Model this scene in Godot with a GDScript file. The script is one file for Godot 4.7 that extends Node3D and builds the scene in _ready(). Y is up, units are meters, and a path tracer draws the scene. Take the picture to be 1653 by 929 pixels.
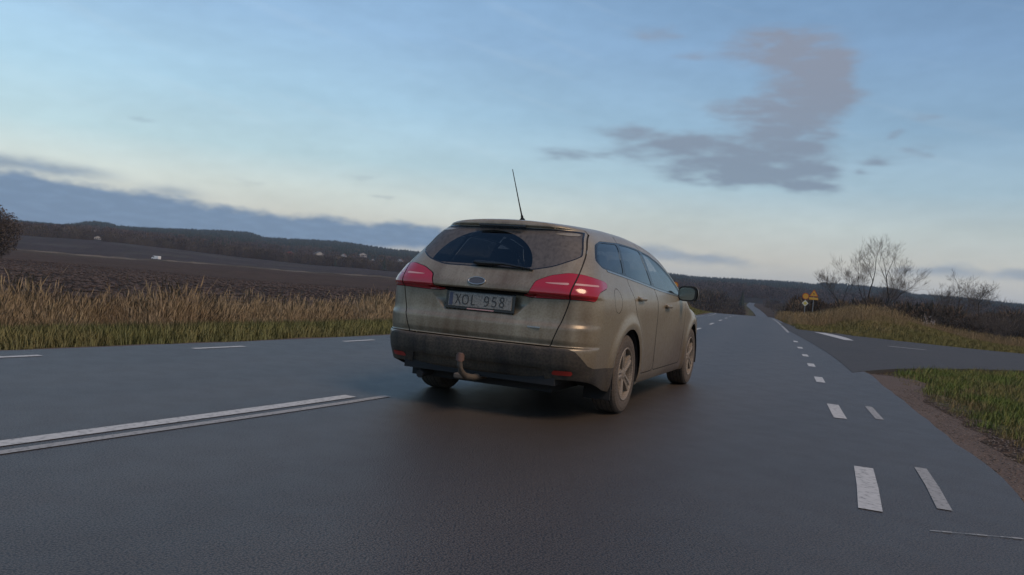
extends Node3D
# Country road at dusk: a dusty estate car pulling back in ahead, fields and wooded hills around.

var rng := RandomNumberGenerator.new()
var noise_a := FastNoiseLite.new()
var noise_b := FastNoiseLite.new()
var M := {}
var names := {}

# ---------------------------------------------------------------- small helpers
func lin(r: float, g: float, b: float) -> Color:
	return Color(r, g, b).linear_to_srgb()

func numbered(n: String) -> String:
	if not names.has(n):
		names[n] = 0
		return n
	names[n] += 1
	return "%s_%03d" % [n, names[n]]

func tag(o: Node, label: String, category: String, group := "") -> void:
	o.set_meta("label", label)
	o.set_meta("category", category)
	if group != "":
		o.set_meta("group", group)

func kind(o: Node, k: String) -> void:
	o.set_meta("kind", k)

func thing(called: String, at: Vector3, label: String, category: String, group := "", turn := 0.0) -> Node3D:
	var o := Node3D.new()
	o.name = numbered(called)
	add_child(o)
	o.position = at
	o.rotation.y = turn
	tag(o, label, category, group)
	return o

func copy(src: Node3D, at: Vector3, turn: float, size: float, label: String) -> Node3D:
	var c: Node3D = src.duplicate()
	var base: String = String(src.name)
	if base.length() > 4 and base[base.length() - 4] == "_" and base.right(3).is_valid_int():
		base = base.left(base.length() - 4)
	c.name = numbered(base)
	add_child(c)
	c.position = at
	c.rotation.y = turn
	c.scale = Vector3.ONE * size
	c.set_meta("label", label)
	return c

# mesh collector: triangles with normals and linear colours
class MB:
	var v := PackedVector3Array()
	var n := PackedVector3Array()
	var c := PackedColorArray()
	func tri(a: Vector3, b: Vector3, d: Vector3, na: Vector3, nb: Vector3, nd: Vector3, ca := Color.WHITE, cb := Color.WHITE, cd := Color.WHITE) -> void:
		if (b - a).cross(d - a).dot(na + nb + nd) > 0.0:
			v.append(a); v.append(d); v.append(b)
			n.append(na); n.append(nd); n.append(nb)
			c.append(ca); c.append(cd); c.append(cb)
		else:
			v.append(a); v.append(b); v.append(d)
			n.append(na); n.append(nb); n.append(nd)
			c.append(ca); c.append(cb); c.append(cd)
	func flat(a: Vector3, b: Vector3, d: Vector3, col := Color.WHITE, out := Vector3.ZERO) -> void:
		var nn := (b - a).cross(d - a).normalized()
		if out != Vector3.ZERO and nn.dot(out) < 0.0:
			nn = -nn
		tri(a, b, d, nn, nn, nn, col, col, col)
	func quad(a: Vector3, b: Vector3, d: Vector3, e: Vector3, col := Color.WHITE, out := Vector3.ZERO) -> void:
		flat(a, b, d, col, out)
		flat(a, d, e, col, out)
	func box(lo: Vector3, hi: Vector3, col := Color.WHITE) -> void:
		var p := []
		for i in 8:
			p.append(Vector3(hi.x if i & 1 else lo.x, hi.y if i & 2 else lo.y, hi.z if i & 4 else lo.z))
		quad(p[0], p[1], p[3], p[2], col, Vector3(0, 0, -1)); quad(p[4], p[5], p[7], p[6], col, Vector3(0, 0, 1))
		quad(p[0], p[1], p[5], p[4], col, Vector3(0, -1, 0)); quad(p[2], p[3], p[7], p[6], col, Vector3(0, 1, 0))
		quad(p[0], p[2], p[6], p[4], col, Vector3(-1, 0, 0)); quad(p[1], p[3], p[7], p[5], col, Vector3(1, 0, 0))
	# rounded-edge box: bevel b
	func rbox(lo: Vector3, hi: Vector3, b: float, col := Color.WHITE) -> void:
		var ce := (lo + hi) / 2.0
		var hf := (hi - lo) / 2.0
		var g := [-1.0, -0.0, 0.0, 1.0]
		var dirs := [Vector3.RIGHT, Vector3.UP, Vector3.BACK]
		for ax in 3:
			for s in [-1.0, 1.0]:
				var w: Vector3 = dirs[ax] * s
				var u: Vector3 = dirs[(ax + 1) % 3]
				var t: Vector3 = dirs[(ax + 2) % 3]
				var pts := []
				var us := [-1.0, -1.0 + b / absf(hf.dot(u)), 1.0 - b / absf(hf.dot(u)), 1.0]
				var ts := [-1.0, -1.0 + b / absf(hf.dot(t)), 1.0 - b / absf(hf.dot(t)), 1.0]
				for i in 4:
					for j in 4:
						var p: Vector3 = (w + u * us[i] + t * ts[j]) * hf
						var core := p.clamp(-hf + Vector3.ONE * b, hf - Vector3.ONE * b)
						var nn := (p - core).normalized()
						pts.append([ce + core + nn * b, nn])
				for i in 3:
					for j in 3:
						var q0: Array = pts[i * 4 + j]; var q1: Array = pts[i * 4 + j + 1]; var q2: Array = pts[i * 4 + j + 5]; var q3: Array = pts[i * 4 + j + 4]
						tri(q0[0], q1[0], q2[0], q0[1], q1[1], q2[1], col, col, col)
						tri(q0[0], q2[0], q3[0], q0[1], q2[1], q3[1], col, col, col)
	func tube(pts: Array, rad: Array, sides := 8, col := Color.WHITE, caps := true) -> void:
		var rings := []
		for i in pts.size():
			var d: Vector3 = (pts[mini(i + 1, pts.size() - 1)] - pts[maxi(i - 1, 0)]).normalized()
			var u := d.cross(Vector3.UP if absf(d.y) < 0.9 else Vector3.RIGHT).normalized()
			var w := d.cross(u)
			var ring := []
			for k in sides:
				var a := TAU * k / sides
				var o := u * cos(a) + w * sin(a)
				ring.append([pts[i] + o * rad[i], o])
			rings.append(ring)
		for i in pts.size() - 1:
			for k in sides:
				var q0: Array = rings[i][k]; var q1: Array = rings[i][(k + 1) % sides]; var q2: Array = rings[i + 1][(k + 1) % sides]; var q3: Array = rings[i + 1][k]
				tri(q0[0], q1[0], q2[0], q0[1], q1[1], q2[1], col, col, col)
				tri(q0[0], q2[0], q3[0], q0[1], q2[1], q3[1], col, col, col)
		if caps:
			for e in [0, pts.size() - 1]:
				var out: Vector3 = (pts[e] - pts[1 if e == 0 else e - 1]).normalized()
				for k in sides:
					tri(pts[e], rings[e][k][0], rings[e][(k + 1) % sides][0], out, out, out, col, col, col)
	# lathe round the x axis at centre: profile of (x, r)
	func lathe_x(prof: Array, ce: Vector3, sides := 40, col := Color.WHITE) -> void:
		for i in prof.size() - 1:
			var a: Vector2 = prof[i]; var b: Vector2 = prof[i + 1]
			var e := (b - a).normalized()
			var nn := Vector2(-e.y, e.x)
			for k in sides:
				var t0 := TAU * k / sides; var t1 := TAU * (k + 1) / sides
				var r0 := Vector3(0, cos(t0), sin(t0)); var r1 := Vector3(0, cos(t1), sin(t1))
				var X := Vector3.RIGHT
				var n0 := X * nn.x + r0 * nn.y; var n1 := X * nn.x + r1 * nn.y
				tri(ce + X * a.x + r0 * a.y, ce + X * a.x + r1 * a.y, ce + X * b.x + r1 * b.y, n0, n1, n1, col, col, col)
				tri(ce + X * a.x + r0 * a.y, ce + X * b.x + r1 * b.y, ce + X * b.x + r0 * b.y, n0, n1, n0, col, col, col)
	func mesh(m: Material) -> ArrayMesh:
		var am := ArrayMesh.new()
		if v.is_empty():
			return am
		var arr := []
		arr.resize(Mesh.ARRAY_MAX)
		arr[Mesh.ARRAY_VERTEX] = v; arr[Mesh.ARRAY_NORMAL] = n; arr[Mesh.ARRAY_COLOR] = c
		am.add_surface_from_arrays(Mesh.PRIMITIVE_TRIANGLES, arr)
		am.surface_set_material(0, m)
		return am

func put(called: String, mb: MB, m: Material, parent: Node = null) -> MeshInstance3D:
	var o := MeshInstance3D.new()
	o.mesh = mb.mesh(m)
	if parent == null:
		o.name = numbered(called)
		add_child(o)
	else:
		o.name = called
		parent.add_child(o, true)
	return o

func share(called: String, mesh: Mesh, parent: Node) -> MeshInstance3D:
	var o := MeshInstance3D.new()
	o.mesh = mesh
	o.name = called
	parent.add_child(o, true)
	return o

func pchip(xs: Array, ys: Array, x: float) -> float:
	var n := xs.size()
	if x <= xs[0]: return ys[0]
	if x >= xs[n - 1]: return ys[n - 1]
	var i := 0
	while i < n - 2 and x > xs[i + 1]: i += 1
	var h: float = xs[i + 1] - xs[i]
	var d: float = (ys[i + 1] - ys[i]) / h
	var dm: float = (ys[i] - ys[i - 1]) / (xs[i] - xs[i - 1]) if i > 0 else d
	var dp: float = (ys[i + 2] - ys[i + 1]) / (xs[i + 2] - xs[i + 1]) if i < n - 2 else d
	var m0 := 0.0 if dm * d <= 0.0 else 2.0 * dm * d / (dm + d)
	var m1 := 0.0 if dp * d <= 0.0 else 2.0 * dp * d / (dp + d)
	var t: float = (x - xs[i]) / h
	var t2 := t * t; var t3 := t2 * t
	return (2 * t3 - 3 * t2 + 1) * ys[i] + (t3 - 2 * t2 + t) * h * m0 + (-2 * t3 + 3 * t2) * ys[i + 1] + (t3 - t2) * h * m1

class LUT:
	var a := PackedFloat32Array()
	var x0 := 0.0
	var inv := 1.0
	func at(x: float) -> float:
		var t := clampf((x - x0) * inv, 0.0, a.size() - 1.001)
		var i := int(t)
		return lerpf(a[i], a[i + 1], t - i)

func lut(xs: Array, ys: Array, n: int, straight := false) -> LUT:
	var l := LUT.new()
	l.x0 = xs[0]
	var span: float = xs[xs.size() - 1] - xs[0]
	l.inv = (n - 1) / span
	for i in n:
		var x: float = xs[0] + span * i / (n - 1)
		if straight:
			var k := 0
			while k < xs.size() - 2 and x > xs[k + 1]: k += 1
			l.a.append(lerpf(ys[k], ys[k + 1], (x - xs[k]) / (xs[k + 1] - xs[k])))
		else:
			l.a.append(pchip(xs, ys, x))
	return l

func noise_tex(freq: float, size: int, kind_: int, ramp: Array, octaves := 4, sd := 1, normal := 0.0) -> NoiseTexture2D:
	var f := FastNoiseLite.new()
	f.noise_type = kind_
	f.frequency = freq
	f.fractal_octaves = octaves
	f.seed = sd
	var t := NoiseTexture2D.new()
	t.width = size; t.height = size; t.seamless = true; t.noise = f
	if normal > 0.0:
		t.as_normal_map = true
		t.bump_strength = normal
	elif ramp.size():
		var g := Gradient.new()
		g.offsets = PackedFloat32Array(ramp[0]); g.colors = PackedColorArray(ramp[1])
		t.color_ramp = g
	return t

func grey(v: float) -> Color:
	return Color(v, v, v)

func mat(c: Color, rough := 0.8, metal := 0.0, vert := false) -> StandardMaterial3D:
	var m := StandardMaterial3D.new()
	m.albedo_color = c; m.roughness = rough; m.metallic = metal
	m.vertex_color_use_as_albedo = vert
	return m

func tri_tex(m: StandardMaterial3D, scale_: float, world := true) -> StandardMaterial3D:
	m.uv1_triplanar = true
	m.uv1_world_triplanar = world
	m.uv1_scale = Vector3.ONE * scale_
	return m

# ---------------------------------------------------------------- start
func _ready() -> void:
	rng.seed = 7
	noise_a.seed = 3; noise_a.frequency = 1.0; noise_a.fractal_octaves = 4
	noise_b.seed = 11; noise_b.frequency = 1.0; noise_b.fractal_octaves = 2
	build_camera_and_light()
	build_materials()
	build_luts()
	print("ground ", Time.get_ticks_msec()); build_ground()
	build_roads()
	print("car ", Time.get_ticks_msec()); build_car()
	print("signs ", Time.get_ticks_msec()); build_signs()
	print("trees ", Time.get_ticks_msec()); build_trees()
	print("far ", Time.get_ticks_msec()); build_far()
	print("grass ", Time.get_ticks_msec()); build_grass()
	print("done ", Time.get_ticks_msec())

func build_camera_and_light() -> void:
	var cam := Camera3D.new()
	cam.name = "camera"
	add_child(cam)
	cam.position = Vector3(0, 0.977, 0)
	cam.basis = Basis.from_euler(Vector3(-0.00619, 0, 0.0786))
	cam.fov = 40.9
	cam.near = 0.05
	cam.far = 9000.0
	cam.current = true
	var e := Environment.new()
	e.background_mode = Environment.BG_SKY
	var sky := Sky.new()
	var pm := PanoramaSkyMaterial.new()
	pm.panorama = sky_picture()
	pm.energy_multiplier = 0.80
	sky.sky_material = pm
	e.sky = sky
	e.tonemap_mode = Environment.TONE_MAPPER_LINEAR
	e.tonemap_exposure = 1.35
	e.sdfgi_enabled = true; e.ssao_enabled = true; e.ssil_enabled = true
	e.fog_enabled = true
	e.fog_density = 0.0001
	e.fog_light_color = Color(0.64, 0.69, 0.76)
	var we := WorldEnvironment.new()
	we.name = "environment"
	we.environment = e
	add_child(we)
	var sun := DirectionalLight3D.new()
	sun.name = "sun"
	sun.light_energy = 0.5
	sun.light_color = Color(1.0, 0.87, 0.73)
	sun.light_angular_distance = 25.0
	sun.shadow_enabled = true
	add_child(sun)
	sun.look_at_from_position(Vector3(26, 42, 24), Vector3.ZERO)

# ---------------------------------------------------------------- sky: air and clouds only
var sky_rows_l: Array
var sky_rows_r: Array
const SKY_EL := [0.0, 3.0, 5.5, 8.0, 12.0, 17.0, 25.0, 50.0, 90.0]
const CLOUDS := [[16.7, 17.7, 3.4, 1.2, 0.9], [19.5, 16.6, 3.2, 1.9, 1.1], [21.4, 14.9, 2.0, 2.0, 1.2], [19.2, 14.2, 2.6, 1.2, 0.7], [19.0, 11.9, 2.9, 1.6, 0.8], [15.2, 13.3, 3.0, 0.8, 0.7],
	[9.0, 11.5, 4.5, 0.7, 0.75], [12.5, 10.9, 4.6, 0.9, 0.7], [16.8, 10.2, 4.5, 1.1, 0.75], [18.5, 9.0, 3.6, 0.9, 0.85], [20.6, 8.0, 1.9, 0.5, 1.0], [4.4, 9.7, 3.4, 0.6, 0.75], [13.5, 9.1, 4.6, 0.7, 0.7], [15.5, 8.6, 4.0, 0.6, 0.6], [10.0, 10.2, 5.0, 0.9, 0.55], [17.0, 12.4, 3.6, 1.5, 0.55], [20.3, 10.0, 1.8, 2.0, 0.6],
	[8.9, 18.4, 2.2, 0.5, 0.55], [12.0, 16.8, 1.6, 0.4, 0.6], [25.2, 10.05, 1.7, 0.5, 1.0], [26.9, 10.7, 1.0, 0.28, 0.7], [24.2, 9.1, 0.9, 0.22, 0.8], [27.2, 12.8, 0.8, 0.3, 0.6], [25.1, 11.8, 0.9, 0.25, 0.6],
	[-25.9, 8.6, 1.2, 0.2, 0.55], [-11.9, 7.1, 1.8, 0.25, 0.5], [-19.8, 5.5, 1.2, 0.22, 0.5], [-9.6, 5.6, 1.4, 0.2, 0.5]]

func sky_colour(az: float, el: float) -> Vector3:
	var t := clampf(el, 0.0, 90.0)
	var i := 0
	while i < SKY_EL.size() - 2 and t > SKY_EL[i + 1]: i += 1
	var u: float = (t - SKY_EL[i]) / (SKY_EL[i + 1] - SKY_EL[i])
	u = clampf(u, 0.0, 1.0)
	var side := smoothstep(-1.0, 1.0, sin(deg_to_rad(clampf(az * 1.3, -90.0, 90.0) if absf(az) < 70.0 else az)))
	var c: Vector3 = (sky_rows_l[i] as Vector3).lerp(sky_rows_l[i + 1], u).lerp((sky_rows_r[i] as Vector3).lerp(sky_rows_r[i + 1], u), side)
	# high thin veil, streaked
	var v := noise_a.get_noise_2d(az * 0.035 + el * 0.10, el * 0.16 - az * 0.02 + 40.0)
	var v2 := noise_a.get_noise_2d(az * 0.3 + el * 0.5, el * 0.9 + 9.0 - az * 0.28)
	c *= 1.0 + 0.10 * v + 0.035 * v2
	# pale streaks
	var st := smoothstep(0.25, 0.7, noise_b.get_noise_2d(az * 0.10 + el * 0.22 + 5.0, el * 0.55 + az * 0.12 + 20.0)) * smoothstep(3.0, 9.0, el)
	c = c.lerp(Vector3(0.62, 0.70, 0.76), st * 0.05)
	# scattered grey clouds
	var wx := noise_a.get_noise_2d(az * 0.16, el * 0.4 + 70.0) * 1.7
	var wy := noise_a.get_noise_2d(az * 0.16 + 31.0, el * 0.5 + 7.0) * 0.55
	var d := 0.0
	if el < 30.0 and absf(az) < 45.0:
		for b in CLOUDS:
			var qx: float = (az + wx - b[0]) / b[2]
			if absf(qx) > 2.2: continue
			var qy: float = (el + wy - b[1]) / b[3]
			if absf(qy) > 2.2: continue
			d += b[4] * exp(-pow(qx * qx + qy * qy, 1.35) * 1.0)
	else:
		d = maxf(0.0, noise_a.get_noise_2d(az * 0.035 + 200.0, el * 0.05 + 17.0) * 2.4 - 0.35) * smoothstep(4.0, 12.0, el)
	var tex := noise_a.get_noise_2d(az * 0.22 - el * 0.1, el * 1.1 + 3.0)
	var tex2 := noise_a.get_noise_2d(az * 0.6 + el * 0.5, el * 2.2 + 33.0)
	d = smoothstep(0.04, 1.45, d * (1.0 + 0.5 * tex + 0.22 * tex2) + 0.14 * tex * minf(1.0, d * 3.0))
	var low := smoothstep(17.0, 8.0, el)
	var cc := Vector3(0.245, 0.270, 0.335).lerp(Vector3(0.20, 0.255, 0.335), low)
	c = c.lerp(cc, d * 0.86)
	# the bank low over the hills
	var top := pchip([-180.0, -60.0, -34.0, -29.0, -24.5, -19.0, -12.0, -6.0, 0.0, 9.0, 15.0, 18.0, 24.0, 27.0, 30.0, 36.0, 60.0, 180.0], [4.0, 4.6, 4.6, 4.15, 4.0, 3.6, 3.6, 3.55, 3.45, 3.35, 3.0, 2.55, 2.5, 3.0, 3.25, 3.05, 3.6, 4.0], az)
	var bot := pchip([-180.0, -40.0, -26.0, -12.0, 0.0, 9.0, 16.0, 19.0, 24.0, 27.0, 30.0, 36.0, 60.0, 180.0], [0.0, 0.0, 0.4, 1.6, 2.2, 2.4, 2.55, 2.6, 2.6, 2.65, 2.65, 2.5, 1.8, 0.0], az)
	var n1 := noise_a.get_noise_2d(az * 0.22 + 80.0, el * 0.5) * 0.55 + noise_a.get_noise_2d(az * 0.9 + 80.0, el * 2.0) * 0.16
	var bank := smoothstep(0.38, -0.34, el - top - n1 * 0.8) * smoothstep(-0.35, 0.45, el - bot + n1 * 0.5)
	bank *= lerpf(1.0, 0.6, smoothstep(-6.0, 12.0, az))
	bank *= 1.0 if az < 14.0 or az > 26.0 else clampf(absf(az - 21.0) / 5.0 - 0.3, 0.0, 1.0)
	# a second thin shelf above the bank on the left
	var shelf := exp(-pow((az + 33.0) / 5.0, 4.0)) * exp(-pow((el - 4.95 + (az + 33.0) * 0.02 - n1 * 0.5) / 0.42, 2.0))
	shelf = maxf(shelf, exp(-pow((az + 24.3) / 1.8, 2.0)) * exp(-pow((el - 4.25 - n1 * 0.4) / 0.4, 2.0)) * 0.7)
	bank = maxf(bank, shelf * 0.75)
	var bc := Vector3(0.165, 0.240, 0.345).lerp(Vector3(0.215, 0.275, 0.350), smoothstep(2.2, 0.6, el) * smoothstep(-30.0, -16.0, az))
	bc *= 1.10 + 0.16 * noise_a.get_noise_2d(az * 0.5, el * 2.4 + 55.0)
	c = c.lerp(bc, bank)
	return c

func sky_block(x0: int, y0: int, w: int, h: int, full_w: int, full_h: int) -> Image:
	var data := PackedFloat32Array()
	data.resize(w * h * 3)
	var k := 0
	for y in h:
		var el := 90.0 - 180.0 * (y0 + y + 0.5) / full_h
		for x in w:
			var az := wrapf(360.0 * (x0 + x + 0.5) / full_w, -180.0, 180.0)
			var c := Vector3(0.10, 0.10, 0.095)
			if el > -3.0:
				c = sky_colour(az, el)
			data[k] = c.x; data[k + 1] = c.y; data[k + 2] = c.z
			k += 3
	return Image.create_from_data(w, h, false, Image.FORMAT_RGBF, data.to_byte_array())

func sky_picture() -> ImageTexture:
	var l := [[192, 192, 186], [210, 208, 196], [208, 218, 212], [188, 215, 222], [173, 208, 228], [157, 193, 225], [132, 170, 210], [88, 128, 178], [66, 106, 158]]
	var r := [[176, 179, 184], [188, 188, 182], [180, 192, 193], [156, 181, 196], [134, 165, 192], [119, 150, 184], [108, 141, 179], [84, 122, 170], [66, 106, 158]]
	for i in l.size():
		var a := Color8(l[i][0], l[i][1], l[i][2]).srgb_to_linear()
		var b := Color8(r[i][0], r[i][1], r[i][2]).srgb_to_linear()
		sky_rows_l.append(Vector3(a.r, a.g, a.b)); sky_rows_r.append(Vector3(b.r, b.g, b.b))
	var whole := sky_block(0, 0, 768, 384, 768, 384)
	whole.resize(4096, 2048, Image.INTERPOLATE_BILINEAR)
	# the first column looks along -z; the part over the road ahead is computed finely
	var y0 := 1024 - 300
	var fine := sky_block(-470, y0, 940, 310, 4096, 2048)
	whole.blit_rect(fine, Rect2i(0, 0, 470, 310), Vector2i(4096 - 470, y0))
	whole.blit_rect(fine, Rect2i(470, 0, 470, 310), Vector2i(0, y0))
	return ImageTexture.create_from_image(whole)

# ---------------------------------------------------------------- materials
func build_materials() -> void:
	var S := FastNoiseLite.TYPE_SIMPLEX
	var C := FastNoiseLite.TYPE_CELLULAR
	# asphalt: chips of stone in dark binder
	var a := mat(lin(0.222, 0.176, 0.138), 0.52, 0.0, true)
	a.albedo_texture = noise_tex(0.075, 1024, C, [[0.0, 0.2, 0.4, 0.62, 1.0], [grey(1.0), grey(0.78), grey(0.56), grey(0.38), grey(0.26)]], 3, 5)
	a.normal_enabled = true
	a.normal_texture = noise_tex(0.075, 1024, C, [], 3, 5, 6.0)
	a.normal_scale = 0.5
	a.roughness_texture = noise_tex(0.004, 512, S, [[0.0, 0.5, 1.0], [grey(0.92), grey(0.96), grey(1.0)]], 2, 21)
	tri_tex(a, 1.45)
	a.metallic_specular = 0.5
	M.asphalt = a
	var side := a.duplicate()
	side.albedo_color = lin(0.165, 0.140, 0.118)
	side.roughness = 0.78
	M.asphalt_side = side
	var p := mat(lin(0.46, 0.455, 0.43), 0.7)
	p.albedo_texture = noise_tex(0.025, 512, S, [[0.0, 0.22, 0.40, 1.0], [grey(0.60), grey(0.84), grey(0.94), grey(1.0)]], 4, 9)
	tri_tex(p, 1.3)
	M.road_paint = p
	var worn := mat(lin(0.30, 0.295, 0.28), 0.75)
	worn.albedo_texture = p.albedo_texture
	tri_tex(worn, 1.7)
	M.worn_paint = worn
	var g := mat(Color.WHITE, 0.95, 0.0, true)
	g.albedo_texture = noise_tex(0.02, 1024, S, [[0.0, 0.4, 0.6, 1.0], [grey(0.45), grey(0.75), grey(0.95), grey(1.0)]], 6, 2)
	g.normal_enabled = true
	g.normal_texture = noise_tex(0.03, 1024, S, [], 6, 2, 9.0)
	tri_tex(g, 0.35)
	g.metallic_specular = 0.2
	M.soil = g
	var gravel := mat(lin(0.155, 0.104, 0.074), 0.95)
	gravel.albedo_texture = noise_tex(0.06, 512, C, [[0.0, 0.5, 1.0], [grey(1.0), grey(0.75), grey(0.45)]], 2, 8)
	gravel.normal_enabled = true
	gravel.normal_texture = noise_tex(0.06, 512, C, [], 2, 8, 8.0)
	tri_tex(gravel, 1.3)
	M.gravel = gravel
	M.stone = mat(Color.WHITE, 0.9, 0.0, true)
	M.stone.vertex_color_use_as_albedo = true
	var bl := mat(Color.WHITE, 0.75, 0.0, true)
	bl.backlight = Color(0.25, 0.25, 0.2)
	bl.metallic_specular = 0.25
	M.blade = bl
	M.bark = mat(lin(0.062, 0.053, 0.046), 0.95, 0.0, false)
	M.bark.albedo_texture = noise_tex(0.05, 256, S, [[0.0, 1.0], [grey(0.6), grey(1.0)]], 4, 4)
	tri_tex(M.bark, 1.5, false)
	M.twig = mat(lin(0.090, 0.072, 0.060), 0.9)
	M.foliage = mat(Color.WHITE, 0.9, 0.0, true)
	M.foliage.metallic_specular = 0.15
	# car
	var paint := mat(Color.WHITE, 0.42, 0.25, true)
	paint.albedo_texture = noise_tex(0.018, 1024, S, [[0.0, 0.35, 0.6, 1.0], [Color(0.84, 0.82, 0.79), Color(0.93, 0.92, 0.90), grey(0.97), grey(1.0)]], 6, 31)
	paint.roughness_texture = noise_tex(0.01, 512, S, [[0.0, 1.0], [grey(0.75), grey(1.0)]], 4, 14)
	tri_tex(paint, 2.2, false)
	paint.clearcoat_enabled = true
	paint.clearcoat = 0.22
	paint.clearcoat_roughness = 0.22
	M.paint = paint
	var blackp := mat(Color.WHITE, 0.7, 0.0, true)
	blackp.albedo_texture = noise_tex(0.03, 512, S, [[0.0, 0.4, 0.7, 1.0], [grey(0.6), grey(0.85), grey(1.0), Color(1.0, 0.97, 0.92)]], 6, 33)
	tri_tex(blackp, 2.5, false)
	M.black_plastic = blackp
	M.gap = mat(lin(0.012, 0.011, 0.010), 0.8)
	M.trim = mat(lin(0.012, 0.012, 0.013), 0.25)
	M.chrome = mat(lin(0.42, 0.41, 0.39), 0.35, 0.9)
	M.dark = mat(lin(0.016, 0.016, 0.017), 0.85)
	M.seat = mat(lin(0.022, 0.022, 0.024), 0.9)
	var gl := mat(Color(0.05, 0.055, 0.06, 0.50), 0.04)
	gl.transparency = BaseMaterial3D.TRANSPARENCY_ALPHA
	gl.metallic_specular = 0.8
	M.side_glass = gl
	var tint := mat(Color(0.03, 0.035, 0.045, 0.90), 0.04)
	tint.transparency = BaseMaterial3D.TRANSPARENCY_ALPHA
	tint.metallic_specular = 0.9
	M.tinted_glass = tint
	var rg := mat(Color(0.015, 0.017, 0.02, 0.86), 0.08)
	rg.transparency = BaseMaterial3D.TRANSPARENCY_ALPHA
	M.rear_glass = rg
	var dg := mat(lin(0.105, 0.092, 0.084), 0.6)
	dg.albedo_texture = noise_tex(0.02, 512, S, [[0.0, 0.4, 1.0], [grey(0.55), grey(0.85), grey(1.0)]], 6, 41)
	tri_tex(dg, 2.0, false)
	M.dusty_glass = dg
	var red := mat(lin(0.34, 0.012, 0.018), 0.16)
	red.clearcoat_enabled = true
	red.clearcoat = 0.6
	red.clearcoat_roughness = 0.1
	M.lamp_red = red
	M.lamp_red2 = mat(lin(0.42, 0.03, 0.018), 0.2)
	M.lamp_bar = mat(lin(0.52, 0.28, 0.26), 0.3)
	M.reflector = mat(lin(0.30, 0.025, 0.018), 0.35)
	var tyre := mat(lin(0.125, 0.100, 0.080), 0.95)
	tyre.albedo_texture = noise_tex(0.03, 512, S, [[0.0, 0.45, 1.0], [grey(0.45), grey(0.85), grey(1.0)]], 5, 51)
	tri_tex(tyre, 3.0, false)
	M.tyre = tyre
	M.tread = mat(lin(0.020, 0.019, 0.018), 0.85)
	var rim := mat(lin(0.30, 0.25, 0.20), 0.6, 0.1)
	rim.albedo_texture = tyre.albedo_texture
	tri_tex(rim, 4.0, false)
	M.rim = rim
	M.plate = mat(lin(0.30, 0.285, 0.255), 0.6)
	M.plate.albedo_texture = dg.albedo_texture
	tri_tex(M.plate, 5.0, false)
	M.letter = mat(lin(0.035, 0.033, 0.03), 0.6)
	M.tow = mat(lin(0.10, 0.082, 0.066), 0.75, 0.1)
	# signs, houses
	M.galv = mat(lin(0.26, 0.27, 0.28), 0.5, 0.5)
	M.sign_yellow = mat(lin(0.60, 0.30, 0.035), 0.5)
	M.sign_pale = mat(lin(0.62, 0.60, 0.50), 0.5)
	M.sign_lemon = mat(lin(0.60, 0.46, 0.10), 0.5)
	M.sign_red = mat(lin(0.42, 0.085, 0.015), 0.5)
	M.sign_black = mat(lin(0.02, 0.02, 0.02), 0.5)
	M.sign_back = mat(lin(0.20, 0.20, 0.20), 0.6, 0.3)
	M.white_wall = mat(lin(0.40, 0.385, 0.37), 0.8)
	M.red_wall = mat(lin(0.20, 0.06, 0.045), 0.85)
	M.roof = mat(lin(0.16, 0.10, 0.085), 0.85)
	M.grey_roof = mat(lin(0.12, 0.12, 0.125), 0.85)
	M.pane = mat(lin(0.05, 0.055, 0.06), 0.1)
	M.white_paint = mat(lin(0.75, 0.75, 0.74), 0.3)
	M.pale_crop = mat(lin(0.16, 0.19, 0.12), 0.9)

# ---------------------------------------------------------------- lie of the land (d = metres ahead of the camera, x = metres to the right)
var XL: LUT; var XC: LUT; var XR: LUT; var PROF: LUT
var VL: LUT; var HL: LUT; var HR: LUT; var FIELD_TOP: LUT; var CREST: LUT
var NEAR_EDGE: LUT; var FAR_EDGE: LUT

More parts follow.
